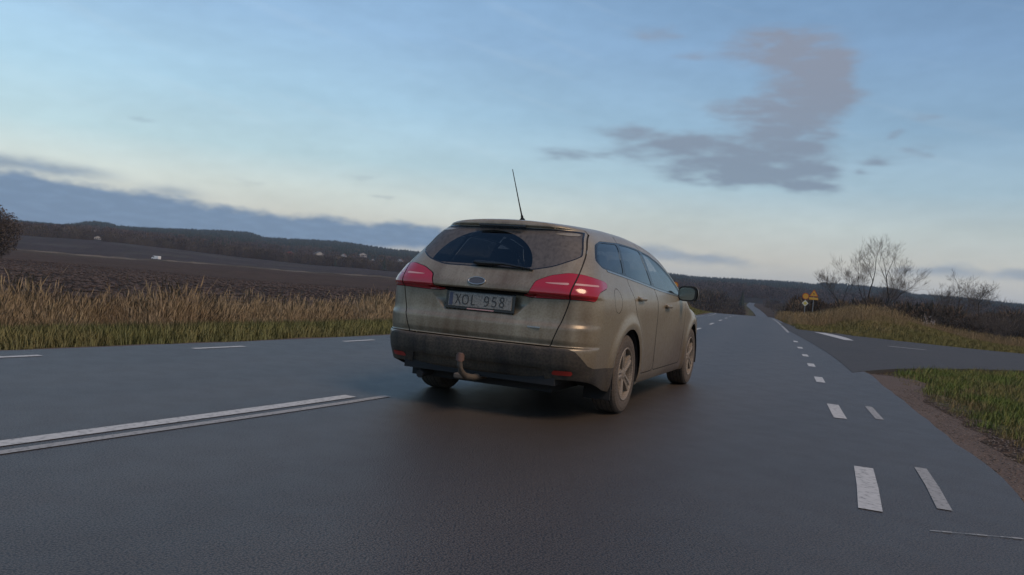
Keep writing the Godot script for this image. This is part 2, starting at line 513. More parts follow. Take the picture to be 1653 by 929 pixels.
func build_luts() -> void:
	XR = lut([-60.0, 0.0, 3.78, 4.82, 7.8, 12.84, 17.8, 28.92, 59.56, 86.0, 120.0, 200.0, 300.0, 440.0, 570.0, 700.0, 900.0, 1100.0], [-27.0, 0.2, 1.84, 2.28, 3.33, 5.07, 6.74, 10.4, 20.24, 28.6, 39.4, 66.0, 100.0, 146.5, 183.0, 220.0, 285.5, 352.0], 2400)
	XC = lut([-60.0, 0.0, 3.74, 6.0, 11.0, 24.5, 29.9, 60.0, 86.0, 120.0, 200.0, 300.0, 440.0, 570.0, 700.0, 900.0, 1100.0], [-37.0, -4.5, -2.42, -1.17, 1.25, 6.02, 7.78, 17.4, 25.7, 36.6, 63.0, 97.0, 143.6, 180.0, 217.0, 282.5, 349.0], 2400)
	XL = lut([-60.0, 0.0, 6.56, 11.06, 24.0, 40.76, 50.46, 86.0, 120.0, 200.0, 300.0, 440.0, 570.0, 700.0, 900.0, 1100.0], [-40.0, -7.9, -4.3, -1.93, 3.6, 9.7, 13.1, 23.0, 33.7, 60.0, 94.0, 140.6, 177.0, 214.0, 279.5, 346.0], 2400)
	PROF = lut([-60.0, 0.0, 20.0, 40.0, 60.0, 86.0, 120.0, 160.0, 200.0, 260.0, 320.0, 380.0, 440.0, 570.0, 700.0, 900.0, 1100.0], [0.0, 0.0, 0.0, -0.056, -0.224, -0.61, -1.4, -2.8, -4.4, -6.9, -8.6, -8.8, -7.3, -4.3, -2.7, 1.0, 5.0], 1600)
	VL = lut([0.0, 0.5, 1.5, 2.8, 3.6, 4.6, 6.0, 20.0], [-0.05, -0.06, -0.12, -0.34, -0.36, -0.28, -0.42, -0.5], 300)
	HL = lut([0.0, 20.0, 100.0, 250.0, 450.0], [-0.4, -0.5, -0.9, -1.6, -2.3], 200)
	HR = lut([0.0, 20.0, 60.0, 120.0, 350.0, 700.0, 900.0], [-0.3, -0.5, -1.3, -3.0, -8.0, -3.0, 1.0], 400)
	FIELD_TOP = lut([-60.0, -33.0, -29.7, -23.0, -14.8, -8.6, 5.0, 14.0, 60.0], [0.5, 0.51, 0.62, 0.43, 0.14, 0.16, 0.1, 0.0, 0.0], 400)
	CREST = lut([-60.0, -36.8, -32.8, -30.8, -28.4, -26.9, -22.0, -19.1, -17.9, -13.2, -8.7, -4.0, 3.0, 11.2, 13.6, 17.0, 20.6, 21.3, 21.9, 26.5, 27.6, 29.4, 33.5, 36.5, 60.0], [1.3, 1.24, 1.5, 1.49, 1.91, 1.77, 2.03, 2.13, 1.9, 2.06, 1.82, 1.75, 1.7, 1.63, 1.54, 1.62, 1.66, 1.58, 1.76, 1.64, 1.39, 1.4, 1.22, 1.27, 1.4], 900)
	NEAR_EDGE = lut([5.57, 6.24, 6.91, 8.46, 10.41, 11.85, 16.0, 22.0, 40.0, 80.0], [12.1, 12.9, 13.62, 15.0, 16.58, 17.68, 20.6, 23.6, 30.0, 40.0], 500)
	FAR_EDGE = lut([10.0, 12.4, 14.16, 15.6, 16.9, 18.45, 21.57, 30.0, 45.0, 80.0], [44.0, 30.7, 30.5, 30.8, 30.96, 31.1, 32.2, 34.2, 38.0, 48.0], 500)

func edge_l(d: float) -> float:
	return XL.at(d) - 0.5

func edge_r(d: float) -> float:
	return XR.at(d) + lerpf(0.85, 0.32, smoothstep(13.0, 32.0, d))

func crest_y(az: float) -> float:
	var base := CREST.at(az)
	return 0.977 + 2600.0 * tan(deg_to_rad(base - 0.30))

func ground(x: float, d: float) -> float:
	var r := sqrt(x * x + d * d)
	var az := rad_to_deg(atan2(x, d))
	var l := edge_l(d); var rr := edge_r(d)
	var y := PROF.at(d)
	var rough := 0.0
	if x < l:
		var t := (l - x) * 0.9
		var own := HL.at(r)
		if r > 450.0:
			own = lerpf(-2.3, 0.977 + 800.0 * tan(deg_to_rad(FIELD_TOP.at(az))), smoothstep(450.0, 820.0, r))
		y = lerpf(y + VL.at(t), own, smoothstep(10.0, 90.0, t))
		y += 1.3 * exp(-pow((az - 11.3) / 2.2, 2.0)) * smoothstep(44.0, 62.0, r) * smoothstep(115.0, 75.0, r) * smoothstep(0.3, 3.0, t)
		rough = smoothstep(3.0, 8.0, t)
	elif x > rr:
		var t := (x - rr) * 0.95
		y = lerpf(y - 0.05 - 0.033 * clampf(t - 0.6, 0.0, 40.0), HR.at(r), smoothstep(15.0, 90.0, t))
		y += 0.95 * exp(-pow((az - 25.2) / 4.6, 2.0)) * smoothstep(34.0, 46.0, r) * smoothstep(78.0, 52.0, r) * smoothstep(0.8, 4.0, t)
		rough = smoothstep(1.0, 6.0, t)
	else:
		y -= 0.08
	if r > 830.0:
		var far := lerpf(y, crest_y(az), pow(clampf((r - 830.0) / 1770.0, 0.0, 1.0), 1.25)) if r < 2600.0 else crest_y(az) - (r - 2600.0) * 0.02
		y = lerpf(y, far, smoothstep(830.0, 1000.0, r))
	y += rough * (noise_a.get_noise_2d(x * 0.35, d * 0.35) * 0.07 + noise_a.get_noise_2d(x * 0.012, d * 0.012) * minf(1.2, r * 0.004))
	return y

func on_side_road(x: float, d: float, margin: float) -> bool:
	return x > edge_r(d) - 0.3 and d > NEAR_EDGE.at(x) - margin and d < FAR_EDGE.at(x) + margin and x > 4.5

func ground_colour(x: float, d: float) -> Color:
	var r := sqrt(x * x + d * d)
	var az := rad_to_deg(atan2(x, d))
	var n := noise_a.get_noise_2d(x * 0.22, d * 0.22)
	var nf := noise_a.get_noise_2d(x * 0.02 + 30.0, d * 0.02)
	var c := Color(0.10, 0.075, 0.055)
	var l := edge_l(d); var rr := edge_r(d)
	if x < l and r < 1000.0:
		var t := (l - x) * 0.9 + n * 0.5
		if t < 0.35: c = Color(0.085, 0.066, 0.048)
		elif t < 2.8: c = Color(0.100, 0.098, 0.045)
		elif t < 5.6: c = Color(0.130, 0.096, 0.058)
		else:
			c = Color(0.054, 0.038, 0.031)
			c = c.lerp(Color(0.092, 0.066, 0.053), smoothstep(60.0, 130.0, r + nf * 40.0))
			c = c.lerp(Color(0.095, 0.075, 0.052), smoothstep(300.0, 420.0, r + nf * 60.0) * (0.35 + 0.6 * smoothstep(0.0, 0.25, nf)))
			var pr := r + (az + 20.0) * 2.0
			if pr > 466.0: c = Color(0.074, 0.060, 0.058).lerp(Color(0.10, 0.09, 0.075), smoothstep(0.1, 0.3, noise_a.get_noise_2d(x * 0.003, d * 0.012 + 9.0)) * 0.7)
	elif x > rr:
		var t := (x - rr) * 0.95 + n * 0.3
		if t < 0.5: c = Color(0.10, 0.072, 0.052)
		elif r < 62.0: c = Color(0.105, 0.104, 0.045)
		elif r < 90.0: c = Color(0.120, 0.088, 0.055)
		else: c = Color(0.085, 0.066, 0.052)
	if r > 850.0:
		c = Color(0.040, 0.036, 0.032)
	return c * (1.0 + 0.25 * n + 0.2 * nf)

func build_ground() -> void:
	var azs := []
	var a := -180.0
	while a < 180.0:
		azs.append(a)
		a += 0.35 if a > -48.0 and a < 48.0 else 3.0
	azs.append(180.0)
	var rs := [0.0]
	var r := 1.2
	while r < 3600.0:
		rs.append(r)
		r *= 1.036 if r < 400.0 else 1.045
	var v := PackedVector3Array(); var nn := PackedVector3Array(); var c := PackedColorArray(); var idx := PackedInt32Array()
	var w := azs.size()
	for j in rs.size():
		for i in w:
			var t := deg_to_rad(azs[i])
			var x: float = sin(t) * rs[j]; var d: float = cos(t) * rs[j]
			v.append(Vector3(x, ground(x, d), -d))
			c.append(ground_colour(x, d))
	nn.resize(v.size())
	for j in rs.size():
		for i in w:
			var p: Vector3 = v[mini(j + 1, rs.size() - 1) * w + i] - v[maxi(j - 1, 0) * w + i]
			var q: Vector3 = v[j * w + mini(i + 1, w - 1)] - v[j * w + maxi(i - 1, 0)]
			var m := q.cross(p)
			nn[j * w + i] = (m if m.y > 0 else -m).normalized() if m.length() > 1e-9 else Vector3.UP
	for j in rs.size() - 1:
		for i in w - 1:
			var k := j * w + i
			idx.append_array([k, k + w, k + w + 1, k, k + w + 1, k + 1])
	var arr := []
	arr.resize(Mesh.ARRAY_MAX)
	arr[Mesh.ARRAY_VERTEX] = v; arr[Mesh.ARRAY_NORMAL] = nn; arr[Mesh.ARRAY_COLOR] = c; arr[Mesh.ARRAY_INDEX] = idx
	var am := ArrayMesh.new()
	am.add_surface_from_arrays(Mesh.PRIMITIVE_TRIANGLES, arr)
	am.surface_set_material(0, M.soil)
	var o := MeshInstance3D.new()
	o.mesh = am
	o.name = "ground"
	add_child(o)
	kind(o, "structure")

# ---------------------------------------------------------------- roads and painted lines
func road_y(x: float, d: float) -> float:
	return PROF.at(d) - 0.033 * clampf((x - edge_r(d)) * 0.95 - 0.6, 0.0, 40.0)

func strip(mb: MB, d0: float, d1: float, line: Callable, off: float, width: float, lift: float, taper := 0.0) -> void:
	# a painted strip that follows a line of the road
	var steps := maxi(2, int((d1 - d0) / 0.5))
	var pts := []
	for i in steps + 1:
		var d := lerpf(d0, d1, float(i) / steps)
		var x: float = line.call(d)
		var t := Vector2(line.call(d + 0.1) - x, 0.1).normalized()
		var s := Vector2(t.y, -t.x)
		var wd := width * (1.0 - taper * i / steps)
		var p := Vector2(x, d) + s * off
		var a := p - s * wd / 2.0; var b := p + s * wd / 2.0
		pts.append([Vector3(a.x, road_y(a.x, a.y) + lift, -a.y), Vector3(b.x, road_y(b.x, b.y) + lift, -b.y)])
	for i in steps:
		mb.quad(pts[i][0], pts[i][1], pts[i + 1][1], pts[i + 1][0], Color.WHITE, Vector3.UP)

func build_roads() -> void:
	var ds := []
	var d := -30.0
	while d < 1050.0:
		ds.append(d)
		d += 0.4 if d < 30.0 else (1.0 if d < 130.0 else 8.0)
	var mb := MB.new()
	var rows := []
	var cols := 26
	for dd in ds:
		var row := []
		var l := edge_l(dd); var r := edge_r(dd); var ce := XC.at(dd)
		l += noise_a.get_noise_1d(dd * 0.9) * 0.05
		r += noise_a.get_noise_1d(dd * 0.9 + 300.0) * 0.06
		for i in cols + 1:
			var x: float = lerpf(l, r, float(i) / cols)
			# bands that tyres have worn, patches of older surface
			var u := (x - ce) / 3.3 if x > ce else (ce - x) / 2.7
			var tr := exp(-pow((u - 0.28) / 0.12, 2.0)) + exp(-pow((u - 0.78) / 0.12, 2.0))
			var n := noise_a.get_noise_2d(x * 0.25, dd * 0.08) * 0.6 + noise_a.get_noise_2d(x * 1.1, dd * 0.35 + 50.0) * 0.35
			var b := 0.86 + 0.16 * tr + 0.30 * n
			row.append([Vector3(x, PROF.at(dd), -dd), Color(b, b * 0.99, b * 0.985)])
		rows.append(row)
	for j in rows.size() - 1:
		for i in cols:
			var q0: Array = rows[j][i]; var q1: Array = rows[j][i + 1]; var q2: Array = rows[j + 1][i + 1]; var q3: Array = rows[j + 1][i]
			mb.tri(q0[0], q1[0], q2[0], Vector3.UP, Vector3.UP, Vector3.UP, q0[1], q1[1], q2[1])
			mb.tri(q0[0], q2[0], q3[0], Vector3.UP, Vector3.UP, Vector3.UP, q0[1], q2[1], q3[1])
		for e in [0, cols]:
			var a: Vector3 = rows[j][e][0]; var b: Vector3 = rows[j + 1][e][0]
			mb.quad(a, b, b - Vector3(0, 0.14, 0), a - Vector3(0, 0.14, 0), Color(0.8, 0.8, 0.8), Vector3(-1 if e == 0 else 1, 0, 0))
	var road := Node3D.new()
	road.name = "main_road"
	add_child(road)
	kind(road, "structure")
	put("asphalt", mb, M.asphalt, road)
	# painted lines
	var L := func(t): return XL.at(t)
	var C := func(t): return XC.at(t)
	var R := func(t): return XR.at(t)
	var m := MB.new()
	strip(m, -14.0, 5.98, C, 0.0, 0.115, 0.004)
	put("centre_line", m, M.road_paint, road)
	m = MB.new()
	strip(m, -14.0, 6.2, C, 0.17, 0.07, 0.004)
	put("centre_line", m, M.worn_paint, road)
	var dc := 8.9
	while dc < 86.0:
		m = MB.new()
		strip(m, dc, dc + 2.4, C, 0.02, 0.10, 0.004)
		put("centre_dash", m, M.road_paint, road)
		dc += 6.8
	for q in [[5.55, 6.86], [8.28, 8.9], [10.46, 11.08], [12.8, 13.5], [15.2, 15.9], [17.6, 18.4], [20.2, 21.0]]:
		m = MB.new()
		strip(m, q[0], q[1], L, 0.0, 0.085, 0.004)
		put("edge_dash", m, M.road_paint, road)
	for q in [[24.0, 34.0], [35.5, 46.0], [48.0, 60.0], [62.0, 84.0]]:
		m = MB.new()
		strip(m, q[0], q[1], L, 0.0, 0.10, 0.004)
		put("edge_line", m, M.worn_paint, road)
	for q in [[-1.2, -0.2], [1.0, 2.0], [3.78, 4.8], [6.86, 7.82], [10.0, 10.75], [12.5, 13.15], [14.9, 15.5], [17.5, 18.1], [20.3, 21.0]]:
		m = MB.new()
		strip(m, q[0], q[1], R, 0.0, 0.11, 0.004)
		put("edge_dash", m, M.road_paint, road)
	for q in [[27.0, 36.0], [37.0, 60.0]]:
		m = MB.new()
		strip(m, q[0], q[1], R, 0.0, 0.09, 0.004)
		put("edge_line", m, M.worn_paint, road)
	for q in [[4.04, 5.04], [7.1, 7.98]]:
		m = MB.new()
		strip(m, q[0], q[1], R, 0.35, 0.07, 0.004)
		put("edge_dash", m, M.worn_paint, road)
	m = MB.new()
	var za := Vector2(1.98, 3.50); var zb := Vector2(2.40, 3.485)
	for i in 8:
		var p0 := za.lerp(zb, i / 8.0); var p1 := za.lerp(zb, (i + 0.93) / 8.0)
		var wd := 0.006 + 0.004 * sin(i * 2.1)
		m.quad(Vector3(p0.x, 0.004, -p0.y + wd), Vector3(p1.x, 0.004, -p1.y + wd), Vector3(p1.x, 0.004, -p1.y - wd), Vector3(p0.x, 0.004, -p0.y - wd), Color.WHITE, Vector3.UP)
	put("survey_mark", m, M.worn_paint, road)

	# side road leaving to the right
	var side := Node3D.new()
	side.name = "side_road"
	add_child(side)
	kind(side, "structure")
	mb = MB.new()
	var grid := []
	for i in 71:
		var u := i / 70.0
		var row := []
		# the mouth lies along the edge of the main road, further out run the two edges
		var n0 := Vector2(5.50, 12.0); var f0 := Vector2(edge_r(44.0) - 0.04, 44.0)
		var s := pow(u, 1.6) * 60.0
		for k in 25:
			var w := k / 24.0
			var mouth := Vector2(0, lerpf(n0.y, f0.y, w))
			mouth.x = edge_r(mouth.y) - 0.25
			var nx := 5.57 + s; var fx := 12.4 + s * 0.98
			var a := Vector2(nx, NEAR_EDGE.at(nx)); var b := Vector2(fx, FAR_EDGE.at(fx))
			var ww := pow(w, lerpf(1.0, 1.0, u))
			var p := a.lerp(b, ww)
			p = mouth.lerp(p, smoothstep(0.0, 0.16, u))
			var n := noise_a.get_noise_2d(p.x * 0.3, p.y * 0.3) * 0.7 + noise_a.get_noise_2d(p.x * 1.3, p.y * 1.3) * 0.25
			var bb := 0.95 + 0.25 * n
			row.append([Vector3(p.x, road_y(p.x, p.y) + 0.005, -p.y), Color(bb, bb, bb)])
		grid.append(row)
	for i in 70:
		for k in 24:
			var q0: Array = grid[i][k]; var q1: Array = grid[i][k + 1]; var q2: Array = grid[i + 1][k + 1]; var q3: Array = grid[i + 1][k]
			mb.tri(q0[0], q1[0], q2[0], Vector3.UP, Vector3.UP, Vector3.UP, q0[1], q1[1], q2[1])
			mb.tri(q0[0], q2[0], q3[0], Vector3.UP, Vector3.UP, Vector3.UP, q0[1], q2[1], q3[1])
		for e in [0, 24]:
			var a: Vector3 = grid[i][e][0]; var b: Vector3 = grid[i + 1][e][0]
			mb.quad(a, b, b - Vector3(0, 0.12, 0), a - Vector3(0, 0.12, 0), Color(0.8, 0.8, 0.8), Vector3(0, 0, 1 if e == 0 else -1))
	put("asphalt", mb, M.asphalt_side, side)
	# give-way wedge and a faint dash on the side road
	m = MB.new()
	for i in 8:
		var t0 := i / 8.0; var t1 := (i + 1) / 8.0
		var p0 := Vector2(12.1, 30.1).lerp(Vector2(11.0, 24.9), t0); var p1 := Vector2(12.1, 30.1).lerp(Vector2(11.0, 24.9), t1)
		var w0 := 0.10 + 0.26 * sin(PI * (0.15 + 0.8 * t0)); var w1 := 0.10 + 0.26 * sin(PI * (0.15 + 0.8 * t1))
		m.quad(Vector3(p0.x - w0, road_y(p0.x, p0.y) + 0.010, -p0.y), Vector3(p0.x + w0, road_y(p0.x, p0.y) + 0.010, -p0.y), Vector3(p1.x + w1, road_y(p1.x, p1.y) + 0.010, -p1.y), Vector3(p1.x - w1, road_y(p1.x, p1.y) + 0.010, -p1.y), Color.WHITE, Vector3.UP)
	put("give_way_line", m, M.road_paint, side)
	m = MB.new()
	m.quad(Vector3(11.6, road_y(11.6, 23.4) + 0.010, -23.4), Vector3(12.9, road_y(12.9, 23.7) + 0.010, -23.7), Vector3(12.9, road_y(12.9, 23.95) + 0.010, -23.95), Vector3(11.6, road_y(11.6, 23.65) + 0.010, -23.65), Color.WHITE, Vector3.UP)
	put("centre_dash", m, M.worn_paint, side)

	# gravel along the asphalt
	for sd in [-1, 1]:
		mb = MB.new()
		var pts := []
		var dd := -12.0
		while dd < (12.3 if sd > 0 else 95.0):
			var e := edge_r(dd) if sd > 0 else edge_l(dd)
			var wd := (0.52 + 0.22 * noise_a.get_noise_1d(dd * 0.6) + (0.5 * smoothstep(8.5, 12.0, dd))) if sd > 0 else 0.62 + 0.15 * noise_a.get_noise_1d(dd * 0.5 + 40.0)
			var row := []
			for k in 5:
				var t := k / 4.0
				var x: float = e + sd * (-0.03 + wd * t)
				row.append(Vector3(x, PROF.at(dd) - lerpf(0.012, 0.055, t) + 0.016 * noise_a.get_noise_2d(x * 7.0, dd * 7.0) - (0.03 if k == 4 else 0.0), -dd))
			pts.append(row)
			dd += 0.25
		for i in pts.size() - 1:
			for k in 4:
				mb.quad(pts[i][k], pts[i][k + 1], pts[i + 1][k + 1], pts[i + 1][k], Color.WHITE, Vector3.UP)
		var gs := put("gravel_shoulder", mb, M.gravel)
		kind(gs, "structure")

# ---------------------------------------------------------------- grass, clods, stones: uncountable
func tuft_mesh(blades: int, h0: float, h1: float, spread: float, width: float, bend: float, heads: bool, sd: int) -> ArrayMesh:
	var r := RandomNumberGenerator.new()
	r.seed = sd
	var mb := MB.new()
	for i in blades:
		var a := r.randf() * TAU
		var q := sqrt(r.randf()) * spread
		var p := Vector3(cos(a) * q, 0, sin(a) * q)
		var b := r.randf() * TAU
		var dir := Vector3(cos(b), 0, sin(b))
		var hgt := r.randf_range(h0, h1)
		var lean := r.randf_range(0.15, 1.0) * bend * hgt
		var s := Vector3(-dir.z, 0, dir.x) * width * r.randf_range(0.6, 1.3)
		var n := (dir + Vector3(0, 0.8, 0)).normalized()
		var p1 := p + Vector3(0, hgt * 0.55, 0) + dir * lean * 0.35
		var p2 := p + Vector3(0, hgt * r.randf_range(0.82, 1.0), 0) + dir * lean
		var t := r.randf_range(0.75, 1.2)
		var c := Color(t, t * r.randf_range(0.94, 1.05), t * r.randf_range(0.85, 1.1))
		mb.tri(p - s, p + s, p1 + s * 0.8, n, n, n, c, c, c)
		mb.tri(p - s, p1 + s * 0.8, p1 - s * 0.8, n, n, n, c, c, c)
		mb.tri(p1 - s * 0.8, p1 + s * 0.8, p2, n, n, n, c, c, c)
		if heads and r.randf() < 0.5:
			var hc := c * 1.1
			var up := (p2 - p1).normalized() * hgt * 0.16
			var s2 := s.normalized() * width * 2.4
			mb.tri(p2 - s2, p2 + s2, p2 + up, n, n, n, hc, hc, hc)
			mb.tri(p2 - s2, p2 + s2, p2 - up * 0.8, n, n, n, hc, hc, hc)
	return mb.mesh(M.blade)

func scatter(called: String, mesh: Mesh, places: Array, label: String, category: String) -> void:
	# places: [Transform3D, Color]
	var mm := MultiMesh.new()
	mm.transform_format = MultiMesh.TRANSFORM_3D
	mm.use_colors = true
	mm.mesh = mesh
	mm.instance_count = places.size()
	for i in places.size():
		mm.set_instance_transform(i, places[i][0])
		mm.set_instance_color(i, places[i][1])
	var o := MultiMeshInstance3D.new()
	o.multimesh = mm
	o.name = numbered(called)
	add_child(o)
	tag(o, label, category)
	kind(o, "stuff")

func spot(x: float, d: float, size: float, tall := 1.0, sink := 0.01) -> Transform3D:
	var b := Basis(Vector3.UP, rng.randf() * TAU).scaled(Vector3(size, size * tall, size))
	return Transform3D(b, Vector3(x, ground(x, d) - sink, -d))

func build_grass() -> void:
	var short_ := tuft_mesh(34, 0.04, 0.16, 0.12, 0.0036, 0.9, false, 1)
	var mid := tuft_mesh(34, 0.06, 0.24, 0.18, 0.0045, 0.8, false, 2)
	var tall := tuft_mesh(44, 0.22, 0.82, 0.30, 0.0024, 0.6, true, 3)
	# near right verge
	var a := []
	for i in 26000:
		var d := 1.0 + 22.0 * pow(rng.randf(), 1.3)
		var t := rng.randf() * (5.0 + d * 0.55)
		var x := edge_r(d) + 0.40 + t
		if on_side_road(x, d, 0.25) or x > 20.0 or d > NEAR_EDGE.at(x) - 0.25:
			continue
		var n := noise_a.get_noise_2d(x * 0.9, d * 0.9)
		var edge := smoothstep(0.0, 0.8, t + n * 0.5)
		if rng.randf() > 0.15 + 0.85 * edge: continue
		var c := Color(0.165, 0.215, 0.062).lerp(Color(0.24, 0.19, 0.10), clampf(0.25 - n * 1.3 + (1.0 - edge) * 0.8 + rng.randf_range(-0.2, 0.25), 0.0, 1.0))
		a.append([spot(x, d, rng.randf_range(0.6, 1.25) * (0.55 + 0.45 * edge)), c])
	scatter("verge_grass", short_, a, "short green grass on the right verge before the side road", "grass")
	# bank beyond the side road
	a = []
	var b := []
	for i in 42000:
		var d := rng.randf_range(26.0, 72.0)
		var t := rng.randf() * 34.0
		var x := edge_r(d) + 0.35 + t
		if on_side_road(x, d, 0.35) or d < FAR_EDGE.at(x) + 0.3: continue
		var n := noise_a.get_noise_2d(x * 0.25, d * 0.25 + 11.0)
		var az := rad_to_deg(atan2(x, d)); var r := sqrt(x * x + d * d)
		var dry := clampf(smoothstep(37.0, 47.0, r) * exp(-pow((az - 23.2) / 3.2, 2.0)) * 1.3 + smoothstep(50.0, 62.0, r) * 0.55 + n * 0.6, 0.0, 1.0)
		var c := Color(0.170, 0.170, 0.072).lerp(Color(0.28, 0.215, 0.125), clampf(dry + rng.randf_range(-0.2, 0.3), 0.0, 1.0))
		if dry > 0.45 and rng.randf() < 0.6:
			b.append([spot(x, d, rng.randf_range(0.5, 1.0)), Color(0.31, 0.240, 0.145).lerp(Color(0.22, 0.165, 0.098), rng.randf())])
		else:
			a.append([spot(x, d, rng.randf_range(0.7, 1.4), 0.8), c])
	scatter("bank_grass", mid, a, "olive grass on the bank beyond the side road", "grass")
	scatter("dry_bank_grass", tall, b, "tan dry grass on the mound beside the side road", "grass")
	# left verge: green strip, then tall dry grass along the field
	a = []; b = []
	for i in 52000:
		var d := 0.5 + 105.0 * pow(rng.randf(), 1.9)
		var t := 0.52 + rng.randf() * 2.8
		var x := edge_l(d) - t / 0.9
		var n := noise_a.get_noise_2d(x * 0.6, d * 0.6 + 5.0)
		if t < 0.8 and rng.randf() < 0.5: continue
		var c := Color(0.150, 0.162, 0.074).lerp(Color(0.25, 0.20, 0.12), clampf(smoothstep(1.4, 3.2, t + n) * 0.7 + n * 0.5 + rng.randf_range(-0.15, 0.25), 0.0, 1.0))
		a.append([spot(x, d, rng.randf_range(0.6, 1.2) * (0.7 if t < 0.7 else 1.0)), c])
	for i in 52000:
		var d := 0.5 + 112.0 * pow(rng.randf(), 1.7)
		var t := 2.5 + rng.randf() * 3.4
		var x := edge_l(d) - t / 0.9
		var n := noise_a.get_noise_2d(x * 0.5, d * 0.5 + 25.0)
		if n < -0.22 and rng.randf() < 0.7: continue
		var c := Color(0.335, 0.272, 0.185).lerp(Color(0.205, 0.158, 0.108), clampf(0.5 + 1.2 * n + rng.randf_range(-0.3, 0.3), 0.0, 1.0))
		var cl_ := clampf(0.75 + 1.1 * noise_a.get_noise_2d(x * 0.9 + 9.0, d * 0.35), 0.35, 1.35)
		b.append([spot(x, d, rng.randf_range(0.40, 0.92) * cl_, rng.randf_range(0.75, 1.05)), c])
	scatter("left_verge_grass", mid, a, "green and olive grass along the left road edge", "grass")
	scatter("tall_dry_grass", tall, b, "tall brown dry grass between the left verge and the field", "grass")
	# clods of the ploughed field
	var cl := MB.new()
	var sp := SphereMesh.new()
	sp.radius = 0.5; sp.height = 0.7; sp.radial_segments = 7; sp.rings = 3
	var arr := sp.get_mesh_arrays()
	for k in range(0, (arr[Mesh.ARRAY_INDEX] as PackedInt32Array).size(), 3):
		var p := []
		for e in 3:
			var q: Vector3 = arr[Mesh.ARRAY_VERTEX][arr[Mesh.ARRAY_INDEX][k + e]]
			p.append(q * (1.0 + 0.5 * noise_a.get_noise_3d(q.x * 3.0, q.y * 3.0, q.z * 3.0)))
		cl.flat(p[0], p[1], p[2], Color.WHITE, (p[0] + p[1] + p[2]))
	a = []
	for i in 30000:
		var d := 6.0 + 90.0 * pow(rng.randf(), 1.4)
		var x := edge_l(d) - 6.2 - rng.randf() * (25.0 + d * 1.2)
		var s := rng.randf_range(0.06, 0.26)
		var c := Color(0.058, 0.041, 0.034) * rng.randf_range(0.7, 1.3)
		a.append([spot(x, d, s, 0.8, -s * 0.12), c])
	scatter("soil_clods", cl.mesh(M.stone), a, "dark clods of earth on the ploughed field", "soil")
	a = []
	for i in 5200:
		var d := 1.5 + 11.0 * rng.randf()
		var x := edge_r(d) - 0.02 + 0.75 * rng.randf() * (1.0 + 0.6 * smoothstep(8.5, 12.0, d))
		var s := rng.randf_range(0.004, 0.016)
		a.append([Transform3D(Basis(Vector3.UP, rng.randf() * TAU).scaled(Vector3(s, s * 0.7, s * 1.3)), Vector3(x, PROF.at(d) - 0.015 - 0.05 * (x - edge_r(d)), -d)), Color(0.15, 0.115, 0.09) * rng.randf_range(0.5, 1.5)])
	scatter("verge_gravel", cl.mesh(M.stone), a, "small brown stones along the right asphalt edge", "gravel")
	a = []
	for i in 9000:
		var d := 20.0 + 400.0 * rng.randf() * rng.randf()
		var x := edge_l(d) - 8.0 - rng.randf() * (60.0 + d)
		a.append([spot(x, d, rng.randf_range(0.3, 0.7), 0.35), Color(0.12, 0.085, 0.055) * rng.randf_range(0.5, 1.1)])
	scatter("field_stubble", mid, a, "sparse withered stubble across the brown field", "stubble")

# ---------------------------------------------------------------- the car (own frame: x right, y up, z ahead from the rear bumper)
const AX_R := 1.015
const AX_F := 3.663
const WHEEL_Y := 0.317
var CW: LUT; var CR: LUT; var CT: LUT; var CF: LUT; var SEAM: LUT

class Soup:
	var p := PackedVector3Array()
	var n := PackedVector3Array()

func smax(a: float, b: float, k: float) -> float:
	var h := maxf(k - absf(a - b), 0.0) / k
	return maxf(a, b) + h * h * k * 0.25

func body(q: Vector3) -> float:
	var x := absf(q.x); var y := q.y; var z := q.z
	var rt := clampf((1.55 - z) / 1.55, 0.0, 1.2)
	var w := CW.at(y) - rt * rt * (0.060 + 0.055 * smoothstep(0.95, 1.4, y))
	var ft := clampf((z - 3.2) / 1.3, 0.0, 1.2)
	w -= ft * ft * 0.10
	var dr := sqrt((z - AX_R) * (z - AX_R) + (y - WHEEL_Y) * (y - WHEEL_Y))
	var df := sqrt((z - AX_F) * (z - AX_F) + (y - WHEEL_Y) * (y - WHEEL_Y))
	w += 0.020 * (exp(-pow((dr - 0.40) / 0.06, 2.0)) + exp(-pow((df - 0.40) / 0.06, 2.0)))
	var up := smoothstep(1.05, 1.3, y)
	var r := CR.at(y) + (0.050 + 0.05 * up) * pow(x / 0.7, 2.6)
	# number plate recess: a trapezium under the lip, deepest at its top
	var hw := lerpf(0.28, 0.43, clampf((y - 0.735) / 0.17, 0.0, 1.0))
	r += 0.062 * smoothstep(0.015, -0.02, x - hw) * smoothstep(0.72, 0.83, y) * smoothstep(0.914, 0.902, y)
	var m := smax(x - w, r - z, 0.23)
	m = smax(m, z - (CF.at(y) - 0.28 * pow(x / 0.85, 2.5)), 0.2)
	return smax(m, (y - (CT.at(z) - 0.045 * (x / 0.6) * (x / 0.6))) * 0.92, 0.12)

func body_normal(q: Vector3) -> Vector3:
	var e := 0.003
	var f := body(q)
	return Vector3(body(q + Vector3(e, 0, 0)) - f if q.x > 0.004 else 0.0, body(q + Vector3(0, e, 0)) - f, body(q + Vector3(0, 0, e)) - f).normalized()

